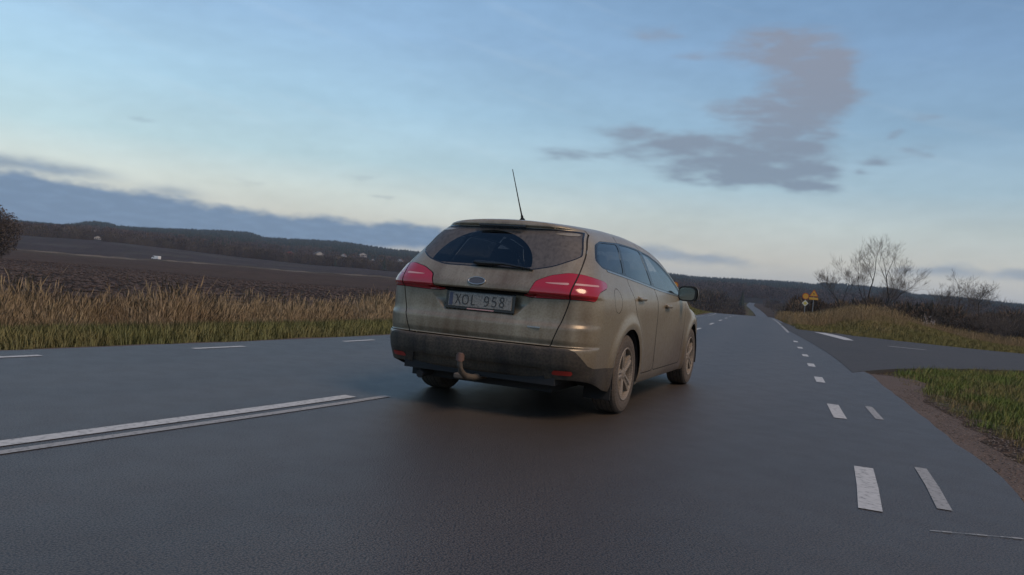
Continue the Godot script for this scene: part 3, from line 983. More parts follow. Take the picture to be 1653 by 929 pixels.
func shoot(o: Vector3, dir: Vector3, far: float) -> float:
	if body(o) > 0.0: return -1.0
	# walk outwards by the field itself, then close in by secants
	var a := 0.0; var fa := body(o)
	var b := 0.0; var fb := fa
	for i in 12:
		b = minf(a + maxf(-fa * 1.15, 0.02), far)
		fb = body(o + dir * b)
		if fb >= 0.0: break
		if b >= far: return -1.0
		a = b; fa = fb
	if fb < 0.0:
		b = far; fb = body(o + dir * b)
		if fb < 0.0: return -1.0
	for i in 5:
		var m := (a * fb - b * fa) / (fb - fa)
		var fm := body(o + dir * m)
		if absf(fm) < 0.0002: return m
		if fm < 0.0:
			a = m; fa = fm; fb *= 0.6
		else:
			b = m; fb = fm; fa *= 0.6
	return (a * fb - b * fa) / (fb - fa)

func soup_from(grid: Array, ok: Array, w: int, h: int) -> Soup:
	var s := Soup.new()
	var nn := []
	nn.resize(grid.size())
	for i in grid.size():
		if ok[i]: nn[i] = body_normal(grid[i])
	for j in h - 1:
		for i in w - 1:
			var k := j * w + i
			for t in [[k, k + 1, k + w + 1], [k, k + w + 1, k + w]]:
				if ok[t[0]] and ok[t[1]] and ok[t[2]]:
					for e in t:
						s.p.append(grid[e]); s.n.append(nn[e])
	return s

# splits a soup where f changes sign: [inside (f < 0), outside]
func cut(s: Soup, f: Callable, area := AABB(Vector3(-9, -9, -9), Vector3(18, 18, 18))) -> Array:
	var a := Soup.new(); var b := Soup.new()
	for k in range(0, s.p.size(), 3):
		var p0 := s.p[k]; var p1 := s.p[k + 1]; var p2 := s.p[k + 2]
		if not area.has_point((p0 + p1 + p2) / 3.0):
			b.p.append(p0); b.p.append(p1); b.p.append(p2)
			b.n.append(s.n[k]); b.n.append(s.n[k + 1]); b.n.append(s.n[k + 2])
			continue
		var v := [f.call(p0, s.n[k]), f.call(p1, s.n[k + 1]), f.call(p2, s.n[k + 2])]
		for side in 2:
			var into: Soup = a if side == 0 else b
			var sg := 1.0 if side == 0 else -1.0
			var pp := []; var pn := []
			for e in 3:
				var i := k + e; var j := k + (e + 1) % 3
				var vi: float = v[e] * sg; var vj: float = v[(e + 1) % 3] * sg
				if vi <= 0.0:
					pp.append(s.p[i]); pn.append(s.n[i])
				if (vi < 0.0 and vj > 0.0) or (vi > 0.0 and vj < 0.0):
					var t := vi / (vi - vj)
					pp.append(s.p[i].lerp(s.p[j], t)); pn.append(s.n[i].lerp(s.n[j], t))
			for e in range(1, pp.size() - 1):
				into.p.append(pp[0]); into.p.append(pp[e]); into.p.append(pp[e + 1])
				into.n.append(pn[0]); into.n.append(pn[e]); into.n.append(pn[e + 1])
	return [a, b]

func poly_dist(poly: PackedVector2Array, p: Vector2) -> float:
	var n := poly.size()
	var d := p.distance_squared_to(poly[0])
	var s := 1.0
	var j := n - 1
	for i in n:
		var e := poly[j] - poly[i]; var w := p - poly[i]
		var b := w - e * clampf(w.dot(e) / e.dot(e), 0.0, 1.0)
		d = minf(d, b.length_squared())
		var c1 := p.y >= poly[i].y; var c2 := p.y < poly[j].y; var c3 := e.x * w.y > e.y * w.x
		if (c1 and c2 and c3) or (not c1 and not c2 and not c3): s = -s
		j = i
	return s * sqrt(d)

func rounded(pts: Array, soft: float) -> PackedVector2Array:
	# corners cut round by quadratic curves
	var o := PackedVector2Array()
	var n := pts.size()
	for i in n:
		var a: Vector2 = pts[(i + n - 1) % n]; var b: Vector2 = pts[i]; var c: Vector2 = pts[(i + 1) % n]
		var p := b + (a - b).normalized() * minf(soft, (a - b).length() * 0.45)
		var q := b + (c - b).normalized() * minf(soft, (c - b).length() * 0.45)
		for t in [0.0, 0.33, 0.67, 1.0]:
			o.append(p.lerp(b, t).lerp(b.lerp(q, t), t))
	return o

func merge(list: Array) -> Soup:
	var s := Soup.new()
	for q in list:
		s.p.append_array(q.p); s.n.append_array(q.n)
	return s

var dirt_noise := FastNoiseLite.new()

func paint_colour(p: Vector3, n: Vector3) -> Color:
	# sand-grey metallic under road film: streaks that run down the tailgate, spatter behind the wheels
	var st := dirt_noise.get_noise_2d(p.x * 9.0, p.y * 0.8)
	var bl := dirt_noise.get_noise_3d(p.x * 2.2, p.y * 2.2, p.z * 2.2)
	var fine := dirt_noise.get_noise_3d(p.x * 14.0, p.y * 14.0, p.z * 14.0)
	var rear := smoothstep(0.3, 0.8, -n.z)
	var f := 0.34 * rear + 0.22
	f += rear * (0.42 * st + 0.25 * bl)
	f += 0.30 * bl + 0.06 * fine
	# spatter thrown up along the lower doors and behind the wheels
	f += 0.55 * (1.0 - rear) * smoothstep(0.75, 0.30, p.y + 0.18 * bl + 0.08 * fine)
	f += 0.4 * exp(-pow((p.z - 3.0) / 0.4, 2.0)) * (1.0 - rear) * smoothstep(0.8, 0.4, p.y + 0.2 * bl)
	# a darker band across the tailgate at the height of the lip
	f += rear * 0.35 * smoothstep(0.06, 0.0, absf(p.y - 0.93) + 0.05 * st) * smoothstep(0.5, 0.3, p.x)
	f = clampf(f, 0.0, 1.0)
	return Color(0.345, 0.300, 0.222).lerp(Color(0.165, 0.121, 0.078), f)

func plastic_colour(p: Vector3, n: Vector3) -> Color:
	var bl := dirt_noise.get_noise_3d(p.x * 2.5, p.y * 3.5, p.z * 2.5)
	var st := dirt_noise.get_noise_2d(p.x * 8.0, p.y * 1.2 + 7.0)
	var f := clampf(0.42 + 0.7 * bl + 0.45 * st, 0.0, 1.0)
	return Color(0.030, 0.026, 0.022).lerp(Color(0.105, 0.081, 0.058), f)

func white(_p: Vector3, _n: Vector3) -> Color:
	return Color.WHITE

func skin(called: String, s: Soup, m: Material, parent: Node, sides: Array, off := 0.0, col: Callable = white) -> MeshInstance3D:
	var mb := MB.new()
	for sd in sides:
		for k in range(0, s.p.size(), 3):
			var v := []; var nn := []; var c := []
			for e in 3:
				var n := s.n[k + e].normalized()
				var p := s.p[k + e] + n * off
				v.append(Vector3(p.x * sd, p.y, -p.z)); nn.append(Vector3(n.x * sd, n.y, -n.z))
				c.append(col.call(s.p[k + e] * Vector3(sd, 1, 1), n))
			mb.tri(v[0], v[1], v[2], nn[0], nn[1], nn[2], c[0], c[1], c[2])
	return put(called, mb, m, parent)

func band(s: Soup, f: Callable, w: float, area: AABB) -> Array:
	# [inside, line, outside]
	var a := cut(s, func(p, n): return f.call(p, n) + w, area)
	var b := cut(a[1], func(p, n): return f.call(p, n) - w, area)
	return [a[0], b[0], b[1]]

func ring_pane(outline: PackedVector2Array) -> Callable:
	return func(p, _n): return poly_dist(outline, Vector2(p.z, p.y))

func build_car() -> void:
	dirt_noise.seed = 77; dirt_noise.frequency = 1.0; dirt_noise.fractal_octaves = 4
	CW = lut([0.14, 0.20, 0.27, 0.35, 0.50, 0.68, 0.82, 0.90, 0.96, 1.02, 1.10, 1.20, 1.30, 1.40, 1.60], [0.80, 0.852, 0.878, 0.888, 0.896, 0.905, 0.910, 0.905, 0.888, 0.862, 0.828, 0.785, 0.737, 0.684, 0.58], 300)
	CR = lut([0.14, 0.27, 0.31, 0.36, 0.43, 0.50, 0.535, 0.547, 0.553, 0.60, 0.68, 0.72, 0.76, 0.895, 0.908, 0.925, 0.955, 1.0, 1.06, 1.15, 1.25, 1.35, 1.405, 1.428, 1.45, 1.60], [0.22, 0.13, 0.075, 0.05, 0.018, 0.008, 0.010, 0.020, 0.046, 0.034, 0.036, 0.058, 0.064, 0.070, 0.056, 0.040, 0.048, 0.078, 0.120, 0.190, 0.268, 0.348, 0.392, 0.345, 0.335, 0.36], 500)
	CT = lut([-0.2, 0.33, 0.5, 0.8, 1.2, 1.6, 2.0, 2.3, 2.55, 2.8, 3.45, 3.55, 3.9, 4.2, 4.4, 4.6], [1.44, 1.462, 1.474, 1.490, 1.502, 1.503, 1.488, 1.460, 1.415, 1.31, 0.985, 0.960, 0.915, 0.85, 0.77, 0.60], 500)
	CF = lut([0.14, 0.25, 0.4, 0.55, 0.7, 0.8, 1.0, 1.6], [4.40, 4.50, 4.545, 4.556, 4.53, 4.48, 4.40, 4.2], 200)
	SEAM = lut([0.5, 0.55, 0.7, 0.9, 1.07, 1.185, 1.26, 1.335, 1.42, 1.5], [0.565, 0.580, 0.632, 0.685, 0.702, 0.688, 0.668, 0.640, 0.60, 0.55], 200)

	# skin of the car as one surface, sampled round the sides and from above
	var us := []
	for i in 111: us.append([0, deg_to_rad(90.0 * i / 110.0)])
	for i in range(1, 101): us.append([1, 0.9 + 2.75 * i / 100.0])
	for i in range(1, 19): us.append([2, deg_to_rad(90.0 * i / 18.0)])
	var grid := []; var ok := []
	var rows := 100
	for j in rows:
		var y := 0.17 + 0.0131 * j
		for u in us:
			var o := Vector3(0, y, 0.9); var dir := Vector3(1, 0, 0)
			if u[0] == 0: dir = Vector3(sin(u[1]), 0, -cos(u[1]))
			elif u[0] == 1: o.z = u[1]
			else:
				o.z = 3.65; dir = Vector3(cos(u[1]), 0, sin(u[1]))
			var t := shoot(o, dir, 2.2)
			ok.append(t > 0.0)
			grid.append(o + dir * maxf(t, 0.0))
	var round_ := soup_from(grid, ok, us.size(), rows)
	var zs := []
	var zz := 0.25
	while zz < 4.5:
		zs.append(zz)
		zz += 0.013 if zz < 0.62 else 0.045
	grid = []; ok = []
	for z in zs:
		for i in 51:
			var x := 0.93 * i / 50.0
			var o := Vector3(x, 0.62, z)
			var t := shoot(o, Vector3.UP, 1.2)
			ok.append(t > 0.0)
			grid.append(o + Vector3.UP * maxf(t, 0.0))
	var top := soup_from(grid, ok, 51, zs.size())
	var rest: Soup = cut(round_, func(_p, n): return n.normalized().y - 0.80)[0]
	top = cut(top, func(_p, n): return 0.80 - n.normalized().y)[0]
	# wheel openings and the lower edge
	for az in [AX_R, AX_F]:
		rest = cut(rest, func(p, _n): return Vector2(p.z - az, p.y - WHEEL_Y).length() - 0.362, AABB(Vector3(0.4, 0.0, az - 0.5), Vector3(1, 0.9, 1.0)))[1]
	rest = cut(rest, func(p, _n): return p.y - (0.298 - 0.098 * smoothstep(0.1, 0.75, p.z) + 0.02 * smoothstep(0.3, 0.7, p.x) * smoothstep(0.6, 0.2, p.z)))[1]

	var car := thing("estate_car", Vector3(-0.2573, 0, -5.6204), "dusty sand-grey estate car driving just ahead on the wet road", "car", "", -0.4182)
	var both := [1, -1]
	var REAR := AABB(Vector3(-0.1, 0.1, -0.2), Vector3(1.1, 1.5, 0.95))

	# rear window
	var rw := rounded([Vector2(-0.72, 1.40), Vector2(-0.72, 1.30), Vector2(-0.66, 1.19), Vector2(-0.52, 1.115), Vector2(-0.36, 1.078), Vector2(0.36, 1.078), Vector2(0.52, 1.115), Vector2(0.66, 1.19), Vector2(0.72, 1.30), Vector2(0.72, 1.40), Vector2(0.50, 1.405), Vector2(-0.50, 1.405)], 0.05)
	var rwf := func(p, _n): return maxf(poly_dist(rw, Vector2(p.x, p.y)), p.x - SEAM.at(p.y) + 0.016)
	var parts := cut(rest, rwf, REAR)
	var pane: Soup = parts[0]
	rest = parts[1]
	# black border of the pane, dusty field, swept fan
	parts = cut(pane, func(p, n): return rwf.call(p, n) + 0.009)
	var border: Soup = parts[1]
	var inner: Soup = parts[0]
	var rear_win := skin("rear_window_frame", border, M.trim, car, both)
	var fan_r := func(p, _n): return maxf(Vector2((p.x - 0.0) / 0.415, (p.y - 1.085) / 0.278).length() - 1.0, 1.098 - p.y)
	# the fan is swept to one side of the pivot, so each half of the pane is cut for itself
	for sd in both:
		var cx: float = -0.075 * sd
		parts = cut(inner, func(p, _n): return maxf(Vector2((p.x - cx) / 0.425, (p.y - 1.085) / 0.292).length() - 1.0, 1.100 - p.y))
		skin("swept_glass", parts[0], M.rear_glass, rear_win, [sd], -0.003)
		skin("dusty_glass", parts[1], M.dusty_glass, rear_win, [sd], -0.003)

	# tail lamps, laid out along the skin round the corner (s) and by height
	var lamp := rounded([Vector2(0.372, 0.912), Vector2(0.45, 1.0), Vector2(0.60, 1.05), Vector2(0.76, 1.075), Vector2(0.90, 1.070), Vector2(1.06, 1.050), Vector2(1.24, 1.030), Vector2(1.25, 0.992), Vector2(1.08, 0.958), Vector2(1.035, 0.925), Vector2(1.02, 0.885), Vector2(0.90, 0.892), Vector2(0.73, 0.892), Vector2(0.43, 0.882)], 0.035)
	var sy := func(p): return Vector2(p.x + p.z - 0.06, p.y)
	parts = cut(rest, func(p, _n): return poly_dist(lamp, sy.call(p)), REAR)
	var lens: Soup = parts[0]
	rest = parts[1]
	# thin dark joint round the lamp
	parts = cut(rest, func(p, _n): return poly_dist(lamp, sy.call(p)) - 0.005, REAR)
	for sd in both: skin("lamp_joint", parts[0], M.gap, car, [sd], -0.005)
	rest = parts[1]
	var seam := func(p, _n): return p.x - SEAM.at(p.y)
	var lp := band(lens, seam, 0.005, REAR)
	for sd in both: skin("lamp_gap", lp[1], M.gap, car, [sd], -0.006)
	var bar0 := rounded([Vector2(0.50, 0.983), Vector2(0.50, 0.994), Vector2(0.735, 1.004), Vector2(0.735, 0.988)], 0.005)
	var bar1 := rounded([Vector2(0.775, 0.990), Vector2(0.775, 1.006), Vector2(1.08, 1.004), Vector2(1.08, 0.990)], 0.005)
	for sd in both:
		var lamp_node: MeshInstance3D
		for half in [0, 2]:
			var bar: PackedVector2Array = bar0 if half == 0 else bar1
			parts = cut(lp[half], func(p, _n): return poly_dist(bar, sy.call(p)))
			lamp_node = skin("tail_lamp", parts[1], M.lamp_red if half == 0 or true else M.lamp_red2, car, [sd], 0.005)
			skin("light_bar", parts[0], M.lamp_bar, lamp_node, [sd], 0.006)
	# lower bumper in black plastic
	var low := PackedVector2Array([Vector2(-0.2, 0.0), Vector2(-0.2, 0.537), Vector2(0.60, 0.545), Vector2(0.735, 0.542), Vector2(0.80, 0.525), Vector2(0.97, 0.425), Vector2(1.06, 0.405), Vector2(1.8, 0.385), Vector2(1.8, 0.0)])
	parts = cut(rest, func(p, _n): return poly_dist(low, sy.call(p)), AABB(Vector3(-0.1, 0.0, -0.2), Vector3(1.2, 0.8, 1.2)))
	rest = parts[1]
	var refl := rounded([Vector2(0.625, 0.352), Vector2(0.625, 0.385), Vector2(0.80, 0.385), Vector2(0.82, 0.352)], 0.016)
	var pr := cut(parts[0], func(p, _n): return poly_dist(refl, sy.call(p)), REAR)
	# a fold along the bumper, pressed in
	var fold := PackedVector2Array([Vector2(-0.2, 0.392), Vector2(0.52, 0.392), Vector2(0.60, 0.30), Vector2(0.60, 0.1), Vector2(-0.2, 0.1)])
	var fb := cut(pr[1], func(p, _n): return poly_dist(fold, sy.call(p)), REAR)
	var bumper := skin("rear_bumper", fb[1], M.black_plastic, car, both, 0.0, plastic_colour)
	skin("diffuser", fb[0], M.black_plastic, bumper, both, -0.012, plastic_colour)
	for sd in both: skin("reflector", pr[0], M.reflector, bumper, [sd], 0.004)
	# tailgate and its seam
	var gate_f := func(p, n): return maxf(maxf(seam.call(p, n), 0.548 - p.y), p.z - 0.62)
	parts = band(rest, gate_f, 0.0042, AABB(Vector3(-0.1, 0.5, -0.2), Vector3(0.95, 1.0, 0.85)))
	# dark strip painted in for the shade under the tailgate lip
	var lip_shade_area := rounded([Vector2(-0.42, 0.886), Vector2(0.42, 0.886), Vector2(0.455, 0.914), Vector2(-0.455, 0.914)], 0.006)
	var tg := cut(parts[0], func(p, _n): return poly_dist(lip_shade_area, Vector2(p.x, p.y)), REAR)
	var gate := skin("tailgate", tg[1], M.paint, car, both, 0.0, paint_colour)
	skin("lip_shade_strip", tg[0], M.gap, gate, both, -0.012)
	skin("tailgate_gap", parts[1], M.gap, car, both, -0.007)
	rest = parts[2]

	# side glass
	var SIDE := AABB(Vector3(0.45, 0.15, -0.1), Vector3(0.6, 1.4, 4.7))
	var dlo := rounded([Vector2(0.52, 1.135), Vector2(0.455, 1.185), Vector2(0.58, 1.315), Vector2(0.72, 1.352), Vector2(1.2, 1.374), Vector2(1.7, 1.368), Vector2(2.1, 1.336), Vector2(2.4, 1.28), Vector2(2.75, 1.165), Vector2(3.03, 0.985), Vector2(3.03, 0.968), Vector2(2.0, 1.022), Vector2(1.0, 1.098)], 0.03)
	parts = cut(rest, ring_pane(dlo), SIDE)
	var glazing: Soup = parts[0]
	rest = parts[1]
	var strip_ := cut(rest, func(p, _n): return maxf(maxf(poly_dist(dlo, Vector2(p.z, p.y)) - 0.014, p.y - (1.205 - 0.068 * p.z)), maxf(0.60 - p.z, p.z - 2.90)), SIDE)
	rest = strip_[1]
	var chrome: Soup = strip_[0]
	var w_quarter := rounded([Vector2(0.54, 1.148), Vector2(0.485, 1.19), Vector2(0.60, 1.302), Vector2(0.73, 1.339), Vector2(1.12, 1.358), Vector2(0.985, 1.112)], 0.045)
	var w_rear := rounded([Vector2(1.045, 1.106), Vector2(1.18, 1.360), Vector2(1.45, 1.361), Vector2(1.78, 1.350), Vector2(1.80, 1.050)], 0.02)
	var w_front := rounded([Vector2(1.89, 1.042), Vector2(1.87, 1.344), Vector2(2.1, 1.322), Vector2(2.37, 1.268), Vector2(2.71, 1.150), Vector2(2.97, 0.992), Vector2(2.95, 0.984)], 0.02)
	var panes := []
	for poly in [w_quarter, w_rear, w_front]:
		parts = cut(glazing, ring_pane(poly), SIDE)
		panes.append(parts[0])
		glazing = parts[1]
	# doors
	var d_rear := rounded([Vector2(1.18, 1.43), Vector2(1.02, 1.05), Vector2(1.14, 0.80), Vector2(1.40, 0.60), Vector2(1.46, 0.285), Vector2(1.92, 0.285), Vector2(1.84, 1.05), Vector2(1.82, 1.43)], 0.06)
	var d_front := rounded([Vector2(1.83, 1.43), Vector2(1.85, 1.05), Vector2(1.93, 0.285), Vector2(3.06, 0.285), Vector2(3.12, 0.60), Vector2(3.08, 0.985), Vector2(2.4, 1.35)], 0.05)
	var flap := func(p, _n): return Vector2(p.z - 0.66, (p.y - 0.90) * 0.95).length() - 0.088
	var handle_of := {}
	var dr_ := band(rest, ring_pane(d_rear), 0.0035, SIDE)
	var df_ := band(dr_[2], ring_pane(d_front), 0.0035, SIDE)
	var fl := band(df_[2], flap, 0.0022, AABB(Vector3(0.5, 0.7, 0.4), Vector3(0.6, 0.4, 0.6)))
	rest = fl[2]
	var gaps := merge([dr_[1], df_[1]])
	for sd in both:
		var dn := skin("rear_door", dr_[0], M.paint, car, [sd], 0.0, paint_colour)
		skin("window", panes[1], M.tinted_glass, dn, [sd], -0.004)
		skin("handle", handle_soup(1.17, 0.925), M.paint, dn, [sd], 0.0, paint_colour)
		dn = skin("front_door", df_[0], M.paint, car, [sd], 0.0, paint_colour)
		skin("window", panes[2], M.side_glass, dn, [sd], -0.004)
		skin("handle", handle_soup(2.14, 0.868), M.paint, dn, [sd], 0.0, paint_colour)
		skin("quarter_window", panes[0], M.tinted_glass, car, [sd], -0.004)
		skin("window_pillars", glazing, M.trim, car, [sd], -0.001)
		skin("window_strip", chrome, M.chrome, car, [sd], 0.003)
		skin("door_gap", gaps, M.gap, car, [sd], -0.007)
	# filler flap sits on the right flank only
	skin("filler_flap", fl[0], M.paint, car, [1], 0.0, paint_colour)
	skin("filler_gap", fl[1], M.paint, car, [1], -0.005, paint_colour)
	skin("side_panel", merge([fl[0], fl[1]]), M.paint, car, [-1], 0.0, paint_colour)
	# windscreen, roof, bonnet
	var ws := rounded([Vector2(-0.72, 3.38), Vector2(0.72, 3.38), Vector2(0.56, 2.62), Vector2(-0.56, 2.62)], 0.06)
	parts = cut(top, func(p, _n): return poly_dist(ws, Vector2(p.x, p.z)), AABB(Vector3(-0.1, 0.8, 2.4), Vector3(1, 1, 1.2)))
	skin("windscreen", parts[0], M.side_glass, car, both)
	var tp := band(parts[1], func(p, _n): return 3.46 + 0.05 * (1.0 - p.x * p.x) - p.z, 0.004, AABB(Vector3(-0.1, 0.6, 3.2), Vector3(1.1, 0.6, 0.6)))
	skin("roof_and_bonnet", merge([tp[0], tp[2]]), M.paint, car, both, 0.0, paint_colour)
	skin("bonnet_gap", tp[1], M.gap, car, both, -0.005)
	# head lamps at the front corners
	var hl := rounded([Vector2(3.95, 0.70), Vector2(3.80, 0.80), Vector2(4.60, 0.70), Vector2(4.60, 0.62)], 0.03)
	parts = cut(rest, ring_pane(hl), AABB(Vector3(0.3, 0.5, 3.7), Vector3(0.7, 0.5, 1.0)))
	rest = parts[1]
	for sd in both: skin("head_lamp", parts[0], M.chrome, car, [sd], 0.004)
	skin("body_shell", rest, M.paint, car, both, 0.0, paint_colour)

	# wheel housings, floor, cabin
	var mb := MB.new()
	for sd in both:
		for az in [AX_R, AX_F]:
			mb = MB.new()
			for k in 20:
				var t0 := PI * (k / 20.0) * 1.16 - 0.25; var t1 := PI * ((k + 1) / 20.0) * 1.16 - 0.25
				var a := Vector3(0, WHEEL_Y + 0.365 * sin(t0), -az - 0.365 * cos(t0)); var b := Vector3(0, WHEEL_Y + 0.365 * sin(t1), -az - 0.365 * cos(t1))
				mb.quad(a + Vector3(sd * 0.60, 0, 0), a + Vector3(sd * 0.885, 0, 0), b + Vector3(sd * 0.885, 0, 0), b + Vector3(sd * 0.60, 0, 0))
				mb.flat(a + Vector3(sd * 0.60, 0, 0), b + Vector3(sd * 0.60, 0, 0), Vector3(sd * 0.60, WHEEL_Y, -az))
			put("wheel_housing", mb, M.dark, car)
	mb = MB.new()
	mb.box(Vector3(-0.55, 0.20, -4.2), Vector3(0.55, 0.34, -0.25))
	mb.box(Vector3(-0.84, 0.22, -3.27), Vector3(0.84, 0.34, -1.42))
	mb.box(Vector3(-0.62, 0.27, -0.45), Vector3(0.62, 0.36, -0.10))
	mb.tube([Vector3(-0.62, 0.27, -AX_R), Vector3(0.62, 0.27, -AX_R)], [0.05, 0.05], 8)
	mb.rbox(Vector3(-0.52, 0.21, -0.62), Vector3(-0.12, 0.33, -0.28), 0.04)
	put("underbody", mb, M.dark, car)
	# exhaust end under the left of the bumper
	mb = MB.new()
	mb.tube([Vector3(-0.46, 0.245, -0.55), Vector3(-0.47, 0.24, -0.25), Vector3(-0.48, 0.225, -0.10)], [0.03, 0.03, 0.03], 10)
	put("exhaust_pipe", mb, M.dark, car)
	mb = MB.new()
	mb.box(Vector3(-0.74, 0.36, -3.3), Vector3(0.74, 0.42, -0.35))
	for sd in both:
		mb.box(Vector3(0.79 if sd > 0 else -0.82, 0.36, -3.2), Vector3(0.82 if sd > 0 else -0.79, 0.93, -1.45))
		mb.box(Vector3(0.62 if sd > 0 else -0.66, 0.36, -1.45), Vector3(0.66 if sd > 0 else -0.62, 1.05, -0.45))
	mb.rbox(Vector3(-0.74, 0.62, -3.55), Vector3(0.74, 0.965, -2.98), 0.06)
	mb.box(Vector3(-0.60, 0.40, -0.40), Vector3(0.60, 0.98, -0.32))
	put("cabin_trim", mb, M.dark, car)
	mb = MB.new()
	for k in 14:
		var z0 := 0.62 + k * 0.13; var z1 := z0 + 0.13
		mb.quad(Vector3(-0.54, CT.at(z0) - 0.075, -z0), Vector3(0.54, CT.at(z0) - 0.075, -z0), Vector3(0.54, CT.at(z1) - 0.075, -z1), Vector3(-0.54, CT.at(z1) - 0.075, -z1))
	put("roof_lining", mb, M.seat, car)
	for q in [[-0.38, 2.35], [0.38, 2.35], [-0.42, 1.45], [0.0, 1.45], [0.42, 1.45]]:
		mb = MB.new()
		var hw := 0.25 if q[1] > 2.0 else 0.215
		mb.rbox(Vector3(q[0] - hw, 0.42, -q[1] - 0.45), Vector3(q[0] + hw, 0.60, -q[1]), 0.06)
		mb.rbox(Vector3(q[0] - hw, 0.55, -q[1] - 0.06), Vector3(q[0] + hw, 1.06, -q[1] + 0.10), 0.06)
		var st := put("seat", mb, M.seat, car)
		mb = MB.new()
		mb.rbox(Vector3(q[0] - 0.125, 1.12, -q[1] + 0.02), Vector3(q[0] + 0.125, 1.28, -q[1] + 0.12), 0.045)
		mb.tube([Vector3(q[0] - 0.05, 1.04, -q[1] + 0.06), Vector3(q[0] - 0.05, 1.14, -q[1] + 0.07)], [0.007, 0.007], 6)
		mb.tube([Vector3(q[0] + 0.05, 1.04, -q[1] + 0.06), Vector3(q[0] + 0.05, 1.14, -q[1] + 0.07)], [0.007, 0.007], 6)
		put("headrest", mb, M.seat, st)
	mb = MB.new()
	for k in 24:
		var t0 := TAU * k / 24.0; var t1 := TAU * (k + 1) / 24.0
		var c0 := Vector3(-0.38 + 0.185 * cos(t0), 0.93 + 0.17 * sin(t0), -2.88 + 0.07 * sin(t0)); var c1 := Vector3(-0.38 + 0.185 * cos(t1), 0.93 + 0.17 * sin(t1), -2.88 + 0.07 * sin(t1))
		mb.tube([c0, c1], [0.015, 0.015], 6, Color.WHITE, false)
	put("steering_wheel", mb, M.dark, car)

	# wheels
	for q in [[1, AX_R], [-1, AX_R], [1, AX_F], [-1, AX_F]]:
		var w := Node3D.new()
		w.name = "wheel"
		car.add_child(w, true)
		w.position = Vector3(0.785 * q[0], WHEEL_Y, -q[1])
		if q[0] < 0: w.rotation.y = PI
		wheel(w)

	# mirrors
	for sd in both:
		mb = MB.new()
		var s := Soup.new()
		for k in 14:
			for j in 8:
				var quad := []
				for e in [[0, 0], [1, 0], [1, 1], [0, 1]]:
					var t: float = TAU * (k + e[0]) / 14.0
					var g: float = (j + e[1]) / 8.0
					var rr := pow(sin(acos(clampf(g, 0.0, 1.0))), 0.7)
					var sx := signf(cos(t)) * pow(absf(cos(t)), 0.62) * 0.094 * rr
					var syy := signf(sin(t)) * pow(absf(sin(t)), 0.62) * 0.078 * rr
					quad.append(Vector3((0.986 + sx * 1.04) * sd, 1.005 + syy, -2.80 - 0.12 * g))
				var out: Vector3 = quad[0] - Vector3(0.985 * sd, 1.0, -2.80)
				for tri_ in [[0, 1, 2], [0, 2, 3]]:
					var nn := []
					for e in tri_: nn.append(((quad[e] - Vector3(0.985 * sd, 1.0, -2.79)) * Vector3(1.0, 1.6, 1.2)).normalized())
					mb.tri(quad[tri_[0]], quad[tri_[1]], quad[tri_[2]], nn[0], nn[1], nn[2], Color(0.27, 0.255, 0.215), Color(0.27, 0.255, 0.215), Color(0.27, 0.255, 0.215))
		var mir := put("wing_mirror", mb, M.paint, car)
		mb = MB.new()
		mb.tube([Vector3(0.84 * sd, 0.975, -2.92), Vector3(0.90 * sd, 0.965, -2.88), Vector3(0.95 * sd, 0.975, -2.85)], [0.036, 0.028, 0.036], 8)
		put("mirror_foot", mb, M.trim, mir)
		var rim_o := []; var rim_i := []
		for k in 28:
			var t := TAU * k / 28.0
			var ox := signf(cos(t)) * pow(absf(cos(t)), 0.58); var oy := signf(sin(t)) * pow(absf(sin(t)), 0.58)
			rim_o.append(Vector2(0.976 * sd + ox * 0.093, 1.004 + oy * 0.077))
			rim_i.append(Vector2(0.972 * sd + ox * 0.078, 1.004 + oy * 0.063))
		put("mirror_rim", plate_shape(rim_o, 0.012, -2.792), M.trim, mir)
		var mg := mat(lin(0.20, 0.215, 0.205), 0.16, 1.0)
		put("mirror_glass", plate_shape(rim_i, 0.004, -2.788), mg, mir)

	# whip aerial
	mb = MB.new()
	var ab := Vector3(0, 1.488, -0.735)
	mb.tube([ab + Vector3(0, -0.01, 0), ab + Vector3(0, 0.012, 0.003), ab + Vector3(0, 0.03, 0.012), ab + Vector3(0, 0.045, 0.022)], [0.028, 0.022, 0.012, 0.007], 10)
	var foot := put("aerial", mb, M.trim, car)
	mb = MB.new()
	mb.tube([ab + Vector3(0, 0.04, 0.02), ab + Vector3(0, 0.13, 0.09), ab + Vector3(0, 0.375, 0.27)], [0.007, 0.005, 0.003], 7)
	put("whip", mb, M.trim, foot)
	# wiper
	mb = MB.new()
	var pv := Vector3(-0.06, 1.108, rear_z(-0.06, 1.108))
	var te := Vector3(0.355, 1.088, rear_z(0.34, 1.09))
	var fl_ := func(p): return Vector3(p.x, p.y, -p.z + 0.02)
	var md := pv.lerp(te, 0.5) + Vector3(0, 0.012, -0.012)
	mb.tube([fl_.call(pv) + Vector3(-0.045, 0.006, 0.0), fl_.call(pv), fl_.call(md), fl_.call(te)], [0.012, 0.022, 0.011, 0.006], 8)
	mb.tube([fl_.call(pv.lerp(te, 0.25)) + Vector3(0, -0.012, -0.006), fl_.call(te) + Vector3(0.02, -0.006, -0.006)], [0.007, 0.007], 6)
	put("wiper", mb, M.trim, car)
	# high brake light under the roof edge
	mb = MB.new()
	mb.rbox(Vector3(-0.20, 1.402, -0.372), Vector3(0.20, 1.420, -0.352), 0.006)
	put("high_brake_light", mb, M.trim, car)

	# number plate
	var plate := Node3D.new()
	plate.name = "number_plate"
	car.add_child(plate)
	plate.position = Vector3(0, 0.822, -0.070)
	plate.rotation.x = -0.07
	mb = MB.new()
	mb.rbox(Vector3(-0.285, -0.072, -0.012), Vector3(0.285, 0.066, 0.0), 0.006)
	put("holder", mb, M.trim, plate)
	mb = MB.new()
